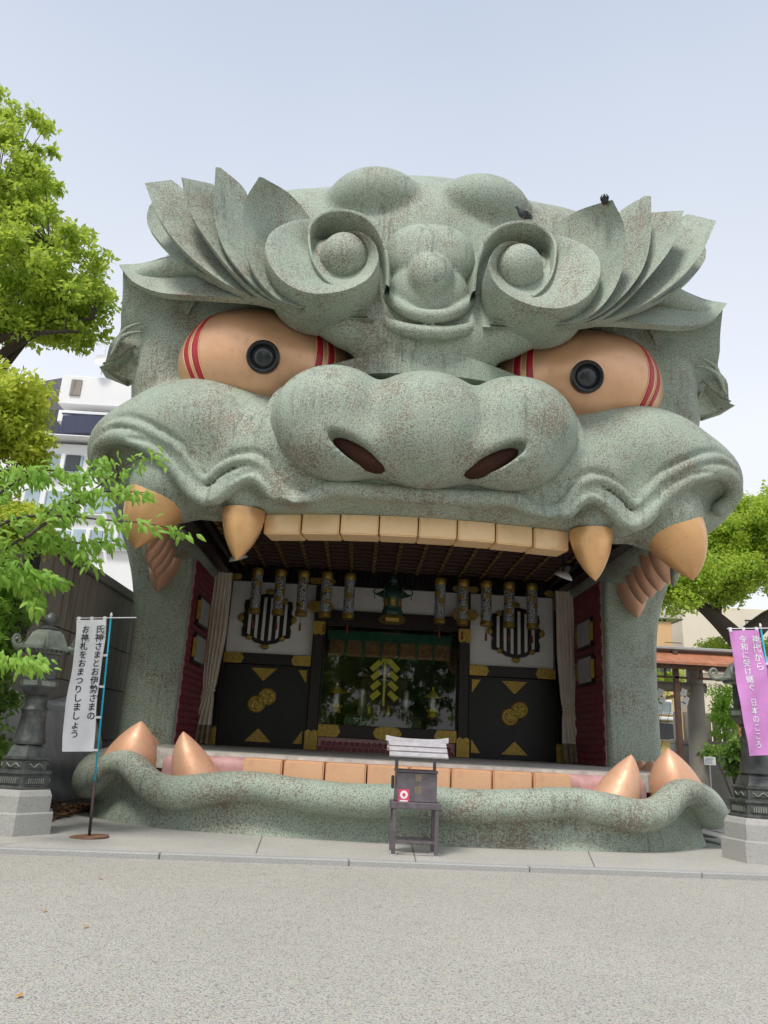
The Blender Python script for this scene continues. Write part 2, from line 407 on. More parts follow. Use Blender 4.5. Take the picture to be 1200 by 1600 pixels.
lp = ridge(LIP, 84); lp[-1, 0] = 0; lp[:, 1] = np.minimum(lp[:, 1], lp0[:, 1].mean()*0+np.interp(np.linspace(0, 1, 84), np.linspace(0, 1, 80), lp0[:, 1])+.1)
l2 = ridge(LIP2, 60); l3 = ridge(LIP3, 54)
lc = lp.copy(); lc[:, 1] += .16; lc[:, 2] -= .5
A.tube(lc[6:], .40, .06, 'cut')                                              # hollow under the lip
A.tube(lp+np.array([0, -.05, 0]), .15, .04)
g1 = ridge([(x, y+7, Y) for x, y, Y in LIP3], 54); g2 = ridge([(x, y-8, Y) for x, y, Y in LIP3], 54); g3 = ridge([(x+(2 if x > 330 else -2), y-11, Y) for x, y, Y in LIP2], 60)
for g in (g1, g2): A.tube(g+np.array([0, -.02, 0]), .05, .03, 'cut')
A.tube(g3[3:]+np.array([0, -.045, 0]), .07, .07, 'cut')
A.tube(l3+np.array([0, -.03, 0]), .06, .02)
A.tube(l2+np.array([0, -.03, 0]), .09, .03)
# soft fold running round the nose wings
cr = relax(spline([A.snap(*p) for p in ((474, 590, -.25), (440, 615, -.42), (422, 650, -.5), (428, 690, -.55), (450, 722, -.6))], 30), 2)
A.tube(cr+np.array([0, .02, 0]), np.interp(np.linspace(0, 1, 30), [0, .3, .7, 1], [.04, .12, .12, .03]), .12)
# gums: over the front teeth and collars of the fangs
A.tube([(0, .3, 5.75), (1.0, .34, 5.74), (2.0, .45, 5.72), (2.9, .62, 5.74)], .33, .1)
A.tube([(2.6, .8, 5.85), (3.6, .9, 5.85), (4.6, 1.0, 6.0)], .4, .2)
A.tube([(3.14, .3, 6.3), (3.15, .14, 5.7)], [.46, .42], .1)
A.box((3.13, .12, 5.2), (.6, .8, .2), .05, .03, 'cut')
A.tube([(4.5, .75, 6.6), (4.64, .48, 5.95)], [.8, .72], .12)
A.tube([(4.0, .75, 5.95), (4.3, .7, 5.9)], .45, .2)
A.box((0, .4, 5.18), (2.95, 1.0, .3), .05, .05, 'cut')
A.box((0, 9, 4.2), (9, 6.8, 1.65), .3, .45, 'cut')
V, F = A.mesh(1)
head = part('head_shell', V, F, 'green_flaked_paint')
tag(head, 'green flaked skull, cheeks and wavy upper lip')
del A

# --- nose with its three lobes
B = Field(3.2, -2.4, 1.2, 5.6, 8.9, .042)
B.ell((0, -.6, 6.98), (1.25, 1.06, .98), .06)
B.ell((0, -.62, 6.55), (1.0, .95, .75), .3)
B.ell((1.62, -.52, 7.03), (1.12, .98, 1.0), .2)
B.ell((1.38, -.75, 6.38), (.85, .62, .5), .35)
th = R(29); c, s_ = math.cos(th), math.sin(th)
B.ell((1.17, -1.36, 6.2), (.55, .45, .16), .04, 'cut', rot=[(c, 0, s_), (0, 1, 0), (-s_, 0, c)])
V, F = B.mesh(2)
nose = part('nose', V, F, 'green_flaked_paint')
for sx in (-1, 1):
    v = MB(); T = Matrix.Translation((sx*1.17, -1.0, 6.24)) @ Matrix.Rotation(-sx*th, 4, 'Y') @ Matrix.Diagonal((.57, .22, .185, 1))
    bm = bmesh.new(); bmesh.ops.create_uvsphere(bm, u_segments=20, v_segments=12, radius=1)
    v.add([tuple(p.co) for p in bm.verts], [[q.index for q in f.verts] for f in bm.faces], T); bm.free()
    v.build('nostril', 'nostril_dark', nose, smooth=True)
# the flat plate across the root of the nose
v = MB(); rows = []
for t in np.linspace(-1, 1, 25):
    x = t*1.78; zt = 8.60-.12*(abs(t)**2)+.07*math.cos(t*math.pi); yf = -.5+.35*t*t
    rows.append([(x, .9, zt+.03), (x, yf+.1, zt), (x, yf, zt-.07), (x, yf+.02, 8.1), (x, .9, 8.1)])
v.loft(rows, closed=True); v.build('nose_bridge_plate', 'green_flaked_paint', LION, sharp=50)

# --- forehead boss: bulb, ball and two crescents
Cc = Field(1.7, -2.0, 1.0, 8.7, 12.0, .036)
Cc.ell((0, -.2, 10.62), (.9, .66, .74), .05, p=2.5)
Cc.box((0, -.4, 9.55), (1.1, 1.2, .5), .1, .06, 'cut')
Cc.ell((0, -.4, 9.8), (.78, .5, .68), .06)
Cc.ell((0, -.68, 9.95), (.45, .5, .5), .05)
for pts, r in (([(0, -.8, 9.1), (.3, -.76, 9.17), (.62, -.64, 9.42), (.84, -.5, 9.72), (.9, -.4, 9.86)], [.13, .13, .125, .1, .06]),
               ([(0, -.72, 8.82), (.4, -.66, 8.88), (.8, -.52, 9.08), (1.08, -.4, 9.34), (1.2, -.3, 9.5)], [.13, .13, .125, .09, .04])):
    q = spline(pts, 16); Cc.tube(q, np.interp(np.linspace(0, 1, 16), np.linspace(0, 1, 5), r), .03)
    b = q.copy(); b[:, 1] += .25; b[:, 2] += .08; Cc.tube(b, .2, .04)
Cc.ell((0, -.05, 9.1), (1.0, .5, .55), .06)
V, F = Cc.mesh(2); part('forehead_boss', V, F, 'green_flaked_paint')

# --- eyes
def eye(sx):
    n = 40; m = 22; c0 = Vector((3.12, .66, 8.68)); rows = []; L = 1.78
    def ring(t, k=1.0):
        # t -1 (inner, towards the nose) .. 1 (outer): fuller outside
        rr = max(0, 1-abs(t)**2.6)**.5*(1.0 if t > 0 else 1-.20*abs(t)**1.2)
        cx = c0.x+t*L; cz = c0.z-.10+.13*(t+1)*.5-.05*t*t; cy = c0.y+.22*t*t*(1 if t > 0 else .35)
        return [(sx*cx, cy-1.06*rr*k*math.cos(2*math.pi*i/n), cz+1.1*rr*k*math.sin(2*math.pi*i/n)) for i in range(n)]
    e = thing_part = bpy.data.objects.new('eye', None); link(e, LION)
    v = MB(); v.loft([ring(t) for t in np.sin(np.linspace(-math.pi/2, math.pi/2, m*2+1))], closed=True)
    v.build('eyeball', 'eye_gold', e, smooth=True)
    def bow(t, k, bul):          # band line: bows outwards where the eye faces the front
        rows = ring(t, k)
        for i in range(n):
            tt = t+bul*(math.cos(2*math.pi*i/n)-1); rows[i] = ring(tt, k)[i]
        return rows
    for a, b, bul in ((.68, .75, .36), (.80, .86, .36), (-.66, -.60, -.2), (-.78, -.72, -.2)):
        v = MB(); ts = np.linspace(a, b, 5); v.loft([bow(ts[0], 1.0, bul)]+[bow(t, 1.02, bul) for t in ts]+[bow(ts[-1], 1.0, bul)], closed=True)
        v.build('red_band', 'band_red', e, smooth=True)
        for q in (a-.012, b+.004):
            v = MB(); v.loft([bow(q, 1.0, bul), bow(q, 1.016, bul), bow(q+.008, 1.016, bul), bow(q+.008, 1.0, bul)], closed=True); v.build('band_edge', 'tooth_gold', e, smooth=True)
    d = Vector((-sx*.02, -.96, -.26)).normalized(); p = Vector((sx*3.02, -.37, 8.3)); q = d.to_track_quat('Z', 'Y').to_matrix().to_4x4(); T = Matrix.Translation(p) @ q
    v = MB(); v.lathe([(.31, -.12), (.31, .045), (.285, .065), (.24, .06), (.205, -.01)], 36, M=T, cap=False); v.build('pupil_ring', 'pupil_black', e, sharp=40)
    v = MB(); v.lathe([(.215, -.05), (.212, .005), (.12, .018), (.0, .022)], 36, M=T, cap=False); v.build('pupil', 'pupil_glass', e, smooth=True)
for sx in (-1, 1): eye(sx)

# --- brow leaves: each a thick cupped blade from the root under the curl out to its tip
def blade(left, right, name, thick=.2, cup=.10, n=26, m=9):
    a = spline([L3(*p) for p in left], n); b = spline([L3(*p) for p in right], n); rows = []
    for k in range(n):
        ra = a[k]; rb = b[k]; row = []; w = np.linalg.norm(ra-rb)
        for i in range(m):
            u = i/(m-1); p = ra*(1-u)+rb*u; p = p+np.array([0, cup*4*u*(1-u)*min(1, w/.5)*(1-(k/(n-1))**3), 0]); row.append(p)
        back = [p+np.array([0, thick*(0.25+.75*math.sin(math.pi*min(1, k/(n-1)*1.0)*.999+.0)**.3 if 0 < k < n-1 else .25), 0]) for p in row]
        rows.append([*row, *back[::-1]])
    for sx in (-1, 1):
        v = MB(); v.loft([[(sx*p[0], p[1], p[2]) for p in r] for r in rows], closed=True)
        v.add([(sx*p[0], p[1], p[2]) for p in rows[-1]], [tuple(range(len(rows[-1])))]); v.add([(sx*p[0], p[1], p[2]) for p in rows[0]], [tuple(range(len(rows[0])))])
        v.build(name, 'green_flaked_paint', LION, sharp=50)
# root -> tip; left edge is the forward, free edge; right edge is tucked behind the next blade
blade([(585, 500, -.75), (480, 488, -.85), (400, 468, -.8), (320, 462, -.5), (250, 457, -.1), (208, 440, .3), (186, 414, .6)],
      [(585, 470, .0), (480, 440, .1), (400, 405, .3), (330, 395, .5), (270, 399, .7), (222, 411, .75), (188, 413, .65)], 'brow_leaf', cup=.06)
blade([(560, 492, -.78), (440, 478, -.85), (340, 440, -.7), (275, 400, -.2), (243, 370, .15), (229, 345, .25), (233, 322, .3)],
      [(560, 460, -.1), (440, 425, -.1), (360, 385, .1), (300, 350, .3), (270, 330, .4), (250, 320, .4), (238, 316, .35)], 'brow_leaf', cup=.05)
blade([(575, 492, -.8), (470, 484, -.95), (400, 466, -1.0), (340, 435, -.95), (284, 388, -.85), (248, 340, -.72), (226, 286, -.6)],
      [(575, 460, -.2), (480, 440, -.2), (425, 420, -.2), (385, 390, -.15), (340, 345, -.1), (305, 310, -.1), (268, 281, -.15)], 'brow_leaf')
blade([(570, 488, -.85), (480, 486, -1.05), (420, 470, -1.15), (370, 432, -1.15), (320, 370, -1.05), (294, 325, -.98), (283, 277, -.9)],
      [(570, 455, -.3), (490, 440, -.3), (440, 410, -.3), (405, 380, -.3), (380, 335, -.25), (360, 308, -.2), (331, 287, -.3)], 'brow_leaf')
blade([(560, 484, -.9), (470, 484, -1.15), (415, 460, -1.25), (372, 420, -1.25), (344, 375, -1.15), (334, 322, -1.02), (337, 261, -.9)],
      [(560, 450, -.4), (500, 430, -.4), (450, 410, -.4), (415, 375, -.45), (395, 335, -.35), (382, 295, -.4), (345, 262, -.75)], 'brow_leaf', cup=.06)
blade([(550, 480, -1.0), (465, 478, -1.25), (425, 460, -1.35), (396, 425, -1.4), (381, 380, -1.42), (381, 320, -1.45), (405, 276, -1.5)],
      [(550, 450, -.4), (520, 420, -.3), (500, 395, -.2), (492, 370, -.1), (490, 350, -.05), (455, 305, -.5), (412, 278, -1.4)], 'brow_leaf', cup=.16)

# --- brow curl: volute bowl, hood and ball
RIM = [(527, 372, -1.12), (550, 362, -1.2), (572, 368, -1.28), (588, 386, -1.34), (591, 410, -1.38), (577, 436, -1.42), (548, 453, -1.45), (512, 461, -1.48), (476, 459, -1.5),
       (444, 444, -1.5), (423, 420, -1.48), (414, 392, -1.42), (421, 366, -1.3), (445, 350, -1.05), (472, 343, -.7), (490, 343, -.4)]
ctr = np.array(L3(538, 405, -.9))
rim = spline([L3(*p) for p in RIM], 64)
def sheet(rows, name, mat='green_flaked_paint', sharp=60):
    for sx in (-1, 1):
        v = MB(); v.loft([[(sx*p[0], p[1], p[2]) for p in r] for r in rows]); v.build(name, mat, LION, sharp=sharp, recalc=False)
bowl = []
for f, dy in ((1.0, 0), (.985, -.03), (.955, -.02), (.9, .03), (.78, .13), (.62, .28), (.4, .44), (.15, .5)):
    r = []
    for i, p in enumerate(rim):
        u = i/63; g = f if u > .25 else 1-(1-f)*(.35+.65*u/.25)
        d = p-ctr; q = ctr+np.array([d[0]*g, 0, d[2]*g]); r.append(np.array([q[0], p[1]+dy, q[2]]))
    bowl.append(r)
skirt = []
for f, dy, dz in ((1.0, 0, 0), (1.012, .05, 0), (1.03, .25, -.03), (1.06, .6, -.06), (1.05, 1.2, -.04)):
    skirt.append([np.array([ctr[0]+(p[0]-ctr[0])*f, p[1]+dy, ctr[2]+(p[2]-ctr[2])*f+dz]) for p in rim])
sheet(skirt[::-1]+bowl[1:], 'brow_curl')
HOOD = [(552, 452, -1.3), (524, 444, -1.28), (503, 427, -1.24), (489, 402, -1.15), (484, 374, -1.0), (486, 352, -.9), (500, 337, -.85), (522, 330, -.95), (546, 331, -1.0), (570, 340, -1.02), (588, 358, -1.02), (599, 382, -1.02), (604, 412, -1.0), (604, 445, -.95)]
hd = spline([L3(*p) for p in HOOD], 56); cz = ctr
hrows = []
for f, dy in ((.88, .9), (.96, .3), (.985, .01), (1.0, 0), (1.05, .0), (1.075, .03), (1.09, .9)):
    hrows.append([np.array([cz[0]+(p[0]-cz[0])*f, p[1]+dy, cz[2]+(p[2]-cz[2])*f]) for p in hd])
sheet(hrows, 'curl_hood', sharp=50)
for sx in (-1, 1):
    bm = bmesh.new(); bmesh.ops.create_uvsphere(bm, u_segments=32, v_segments=20, radius=1)
    v = MB(); v.add([tuple(p.co) for p in bm.verts], [[q.index for q in f.verts] for f in bm.faces], Matrix.Translation((sx*ctr[0], ctr[1]+.02, ctr[2])) @ Matrix.Diagonal((.46, .5, .48, 1))); bm.free()
    v.build('curl_ball', 'green_flaked_paint', LION, smooth=True)

# --- ears: the temple flares into a pointed fin with a wavy lower edge
def fin(sx):
    e = bpy.data.objects.new('ear', None); link(e, LION)
    a = spline([L3(330, 440, .5), L3(300, 480, .72), L3(275, 530, .85), L3(252, 565, .95), L3(232, 600, 1.1)], 20)
    b = spline([L3(192, 424, .62), L3(191, 470, .8), L3(184, 518, 1.0), L3(172, 548, 1.12), L3(157, 571, 1.2)], 20)
    rows = []
    for k in range(20):
        row = []
        for i in range(9):
            u = i/8; p = a[k]*(1-u)+b[k]*u; p = p+np.array([0, .32*4*u*(1-u)*.5+(.12*math.sin(k*.75)*u*u if k > 8 else 0), 0]); row.append((sx*p[0], p[1], p[2]))
        rows.append(row+[(x, y+.14, z) for x, y, z in row[::-1]])
    v = MB(); v.loft(rows, closed=True); v.build('ear_flap', 'green_flaked_paint', e, sharp=50)
    # wedge underneath, turned down and away
    tip, mid, top, inn, low = [np.array(L3(*p)) for p in ((155, 573, 1.15), (178, 567, 1.0), (207, 545, .95), (226, 592, 1.15), (200, 604, 2.0))]
    up = np.array(L3(215, 470, 1.1)); bk = np.array(L3(165, 590, 2.6))
    P = [tip, mid, top, inn, low, bk]; P = [(sx*p[0], p[1], p[2]) for p in P]
    v = MB(); v.add(P, [(0, 1, 4), (1, 2, 4), (2, 3, 4), (0, 4, 5)]); v.add([(x, y+.12, z+.16) for x, y, z in P], [(0, 4, 1), (1, 4, 2), (2, 4, 3), (0, 5, 4)])
    v.build('ear_underside', 'green_flaked_paint', e)
    # two carved strands
    for pts in ([(172, 556, 1.02), (190, 527, .9), (212, 518, .86), (226, 519, .86)], [(178, 548, 1.02), (190, 520, .93), (206, 508, .88), (222, 504, .86)]):
        q = spline([L3(*p) for p in pts], 12); v = MB(); v.tube([(sx*p[0], p[1]+.02, p[2]) for p in q], list(np.interp(np.linspace(0, 1, 12), [0, .5, 1], [.03, .05, .01])), 8)
        v.build('carved_strand', 'green_flaked_paint', e, smooth=True)
for sx in (-1, 1): fin(sx)

# --- teeth
def tooth(p, rz, w, d, h, mat, taper=0.):
    bm = bmesh.new(); bmesh.ops.create_cube(bm, size=1)
    for q in bm.verts: q.co = Vector((q.co.x*w*(1+taper*q.co.z), q.co.y*d, q.co.z*h))
    bmesh.ops.bevel(bm, geom=list(bm.edges), offset=.022, segments=2, affect='EDGES')
    me = bpy.data.meshes.new('tooth'); bm.to_mesh(me); bm.free(); me.materials.append(MATS[mat]); me.polygons.foreach_set('use_smooth', [True]*len(me.polygons)); me.set_sharp_from_angle(angle=R(40))
    o = bpy.data.objects.new('tooth', me); link(o, LION); o.location = p; o.rotation_euler = (0, 0, rz); return o
for k in range(8):
    x = (k-3.5)*.69; Y = .0+.3*(x/2.7)**2
    tooth((x, Y+.25, 5.285+.03*(1-(x/2.7)**2)), .22*x/2.7, .678, .5, .385, 'tooth_gold')
    Y2 = .02+.28*(x/2.7)**2
    tooth((x*.985, Y2+.24, 1.02), .2*x/2.7, .665, .48, .42, 'tooth_copper')
def fang(base, rx, ry, tip, bend, mat, name='fang', keel=(0., .12), up=False, pw=1.7, n=28, m=22):
    """round cone: base ellipse (centre, radii), bending to the tip, with a soft keel down the front"""
    base = Vector(base); tip = Vector(tip); bend = Vector(bend); rows = []
    for k in range(m):
        t = (k/(m-1)); t = t*.999
        r = (1-t**pw)**.85; c = base.lerp(tip, t)+bend*(4*t*(1-t)); row = []
        for i in range(n):
            a = 2*math.pi*i/n; q = 1+keel[1]*max(0, math.cos(a-keel[0]))**8
            row.append((c.x+rx*r*q*math.sin(a), c.y-ry*r*q*math.cos(a), c.z))
        rows.append(row)
    v = MB(); v.loft(rows, closed=True); v.add(rows[0], [tuple(range(n))]); v.add(rows[-1], [tuple(range(n))])
    return v.build(name, mat, LION, sharp=60)
for sx in (-1, 1):
    fang((sx*3.16, .14, 5.45), .385, .37, (sx*3.17, .0, 4.5), (-sx*.02, 0, 0), 'fang_gold', keel=(sx*.55, .07), pw=1.9)
    fang((sx*4.6, .46, 5.95), .67, .62, (sx*5.05, .3, 4.68), (-sx*.0, 0, 0), 'fang_gold', keel=(sx*.9, .06), pw=1.9)
    fang((sx*3.46, .45, .78), .42, .38, (sx*3.82, .42, 1.6), (-sx*.0, 0, 0), 'fang_copper', keel=(-sx*.1, .12), pw=1.8)
    fang((sx*4.92, 1.2, .8), .52, .46, (sx*4.72, 1.05, 1.74), (sx*.0, 0, 0), 'fang_copper', keel=(-sx*.25, .12), pw=2.1)
    fang((sx*5.85, 7.0, 1.1), .36, .4, (sx*5.97, 7.0, 1.86), (0, 0, 0), 'fang_copper', keel=(-sx*.6, .1))
    for k, (x, y) in enumerate(((5.75, 5.9), (5.72, 5.2), (5.7, 4.5), (5.65, 3.8))):
        fang((sx*x, y, 1.0), .3, .33, (sx*x, y, 1.5), (0, 0, 0), 'fang_copper', 'molar', pw=2.4)
    # upper side teeth, row running back to the pillar
    for k, (x, y) in enumerate(((5.62, 2.9), (5.72, 3.7), (5.83, 4.5), (5.94, 5.3))):
        fang((sx*x, y, 6.0), .34, .33, (sx*(x+.05), y, 5.16), (0, 0, 0), 'molar_copper', 'molar', keel=(sx*.5, .1), pw=2.3)
    fang((sx*6.05, 6.3, 6.1), .42, .42, (sx*6.2, 6.3, 4.98), (0, 0, 0), 'molar_copper', pw=2.4)
# ------------------------------------------------------------------ lower jaw
simple('tongue_pink', (.48, .27, .26), .6, var=.12, scale=3, bmp=.2, bscale=25, fine=.25, fscale=5)
simple('stage_floor', (.50, .48, .43), .55, var=.18, scale=3, bmp=.1, bscale=40, fine=.3, fscale=9)
J = Field(7.3, -1.3, 11.2, -.3, 1.75, .045)
# plan outline of the jaw: (x, y) of its rounded front, then straight back
plan = spline([(0, -.2), (1.5, -.16), (3.0, .03), (4.3, .5), (5.12, 1.15), (5.55, 1.95), (5.75, 3.2), (5.95, 5), (6.1, 8), (6.1, 11)], 40)
sl, x, y, z = J.sub((0, -9, -9), (99, 99, 99))
X = J.x[:, None]; Yg = J.y[None, :]
# distance to the plan outline (2D, signed): inside when behind the front line
py_front = np.interp(J.x, plan[:, 0], plan[:, 1], right=99)
d2 = np.full((len(J.x), len(J.y)), 9., np.float32)
for a, b in zip(plan[:-1, :2], plan[1:, :2]):
    ab = b-a; t = np.clip(((X-a[0])*ab[0]+(Yg-a[1])*ab[1])/(ab@ab), 0, 1)
    d2 = np.minimum(d2, np.hypot(X-a[0]-t*ab[0], Yg-a[1]-t*ab[1]))
inside = Yg > py_front[:, None]
d2 = np.where(inside, -d2, d2).astype(np.float32)
# wall: slightly flared to the ground, top at z = .82
flare = (.16*np.clip((.75-J.z)/.75, -.5, 1.4)**2).astype(np.float32)
wall = np.maximum(d2[:, :, None]-flare[None, None, :], (J.z-.80)[None, None, :])
J.join(sl, np.ascontiguousarray(wall.astype(np.float32)), .1, 'add')
# the wavy lower lip: a heavy roll
LL = [(0, -.42, .74), (.8, -.42, .70), (1.7, -.36, .74), (2.5, -.25, .82), (3.2, -.12, .74), (3.75, .03, .64), (4.2, .22, .72), (4.6, .45, .98), (4.95, .7, 1.02), (5.3, .98, .80), (5.62, 1.45, .66), (5.78, 2.1, .82), (5.9, 3.2, .92), (6.0, 5, .95), (6.1, 8, .95), (6.1, 11, .95)]
ll = spline(LL, 90)
rr = np.interp(ll[:, 0], [0, 1.7, 2.5, 3.6, 4.3, 4.9, 5.5, 6.1], [.25, .24, .215, .26, .23, .20, .28, .27])
J.tube(ll, rr, .12)
q = ll.copy(); q[:, 1] += .18; q[:, 2] += .02; J.tube(q, rr*.8, .15)
# hollows the big fangs stand in
J.ell((4.86, 1.3, 1.3), (.5, .42, .36), .12, 'cut')
# shallow carved wrinkles on the wall
V, F = J.mesh(2); jaw = part('lower_jaw', V, F, 'green_flaked_paint'); tag(jaw, 'green lower jaw with thick wavy lip'); del J
# tongue
T_ = Field(6.2, .2, 4.2, .4, 1.6, .045)
T_.box((0, 2.6, .86), (5.2, 1.95, .36), .16, .05); T_.box((5.6, .4, .9), (1.4, 1.1, 1.2), .6, .2, 'cut')
V, F = T_.mesh(2); part('tongue', V, F, 'tongue_pink')
FLOORZ = 1.275
fp = [(-4.3, .98), (4.3, .98), (5.0, 1.9), (5.4, 3.2), (5.6, 10.2), (-5.6, 10.2), (-5.4, 3.2), (-5.0, 1.9)]; v = MB(); v.add([(x, y, FLOORZ) for x, y in fp]+[(x, y, FLOORZ-.3) for x, y in fp], [tuple(range(8)), tuple(range(15, 7, -1))]+[((i+1) % 8, i, i+8, (i+1) % 8+8) for i in range(8)]); v.build('stage_floor', 'stage_floor', LION)
# pillars either side of the mouth, curving outwards into the jaw above
for sx in (-1, 1):
    rows = []
    for zz in np.linspace(-.05, 7.0, 34):
        t = max(0, (zz-3.4)/3.2); xo = 6.82+.55*t**2.2+.05*max(0, 1-zz/1.5); xi = 5.42; y0 = 6.55-.9*max(0, (zz-4.6)/2.4)**2; y1 = 11.2; r = .14
        pl = []
        for cx_, cy_, a0 in ((xi+r, y0+r, 180), (xo-r*2, y0+r*2, 270)):
            rad = r if a0 == 180 else r*2
            for k in range(6):
                a = R(a0+k*18); pl.append((sx*(cx_+rad*math.cos(a)), cy_+rad*math.sin(a), zz))
        pl += [(sx*xo, y1, zz), (sx*xi, y1, zz)]
        rows.append(pl)
    v = MB(); v.loft(rows, closed=True); v.build('jaw_pillar', 'green_flaked_paint', LION, sharp=50)
# ------------------------------------------------------------------ the stage inside the mouth
simple('lacquer_black', (.012, .010, .012), .35, spec=.35, var=.2)
simple('lacquer_brown', (.022, .013, .013), .4, spec=.4, var=.2)
simple('plaster_white', (.84, .84, .83), .8, var=.04, bmp=.05)
simple('brass_old', (.42, .29, .07), .42, metal=.75, var=.35, scale=14, bmp=.5, bscale=40)
simple('brass_bright', (.62, .48, .12), .35, metal=.6, var=.2, scale=9)
simple('hex_red', (.20, .028, .042), .45, var=.25, scale=5)
simple('grout_pale', (.50, .30, .30), .8)
simple('ceiling_dark', (.055, .024, .022), .6, var=.3)
simple('rib_brown', (.07, .034, .028), .5, var=.2)
BY = 10.0                                              # the back wall
def bx(name, x0, x1, y0, y1, z0, z1, mat, parent=LION, bev=.012):
    v = MB(); v.box(((x0+x1)/2, (y0+y1)/2, (z0+z1)/2), (x1-x0, y1-y0, z1-z0), bev=bev); return v.build(name, mat, parent)
for x0, x1, z0, z1 in ((-6.6, -2.0, .9, 7.2), (2.0, 6.6, .9, 7.2), (-2.0, 2.0, .9, 2.0), (-2.0, 2.0, 4.95, 7.2)):
    bx('back_wall', x0, x1, BY+.25, BY+.45, z0, z1, 'lacquer_black', bev=0)
def hex_panel(name, o, ax, az, w, h, a, parent=LION):
    """raised hexagonal tiles on a pale backing; o corner, ax/az unit axes, w x h, a = tile pitch"""
    o, ax, az = Vector(o), Vector(ax), Vector(az); n = ax.cross(az)
    if n.y > 0 and abs(n.y) > .5: n = -n
    r = a*.5/math.cos(R(30))*.9; vs = []; fs = []; t = .02; row = 0; y = a*.35
    P = [o, o+ax*w, o+ax*w+az*h, o+az*h]
    v0 = MB(); v0.add([tuple(p) for p in P]+[tuple(p-n*.06) for p in P], [(0, 1, 2, 3), (4, 7, 6, 5), (0, 4, 5, 1), (1, 5, 6, 2), (2, 6, 7, 3), (3, 7, 4, 0)])
    base = v0.build(name, 'grout_pale', parent); v = MB()
    while y < h-a*.2:
        x = a*.5+(a*.5 if row % 2 else 0)
        while x < w-a*.35:
            c = o+ax*x+az*y; b = []; tp = []
            for k in range(6):
                g = R(60*k+30); e = ax*math.cos(g)+az*math.sin(g); b.append(c+e*r); tp.append(c+e*(r*.9)+n*t)
            v.add([tuple(p) for p in b+tp], [(6, 7, 8, 9, 10, 11)]+[(k, (k+1) % 6, 6+(k+1) % 6, 6+k) for k in range(6)]); x += a
        y += a*.866; row += 1
    tl = v.build('hexagon_tiles', 'hex_red', base, recalc=False); tag(tl, kind='stuff')
    return base
hex_panel('tile_panel', (-2.0, BY-.06, FLOORZ), (1, 0, 0), (0, 0, 1), 4.0, .37, .165)
for sx in (-1, 1):
    if sx < 0:
        hex_panel('tile_panel', (-5.38, BY-.02, FLOORZ), (1, 0, 0), (0, 0, 1), .3, 5.0, .2)
        p = hex_panel('tile_panel', (-5.4, 6.72, FLOORZ), (.0, 1, 0), (0, 0, 1), 3.3, 4.9, .2)
    else:
        hex_panel('tile_panel', (5.08, BY-.02, FLOORZ), (1, 0, 0), (0, 0, 1), .3, 5.0, .2)
        p = hex_panel('tile_panel', (5.4, 10.02, FLOORZ), (.0, -1, 0), (0, 0, 1), 3.3, 4.9, .2)
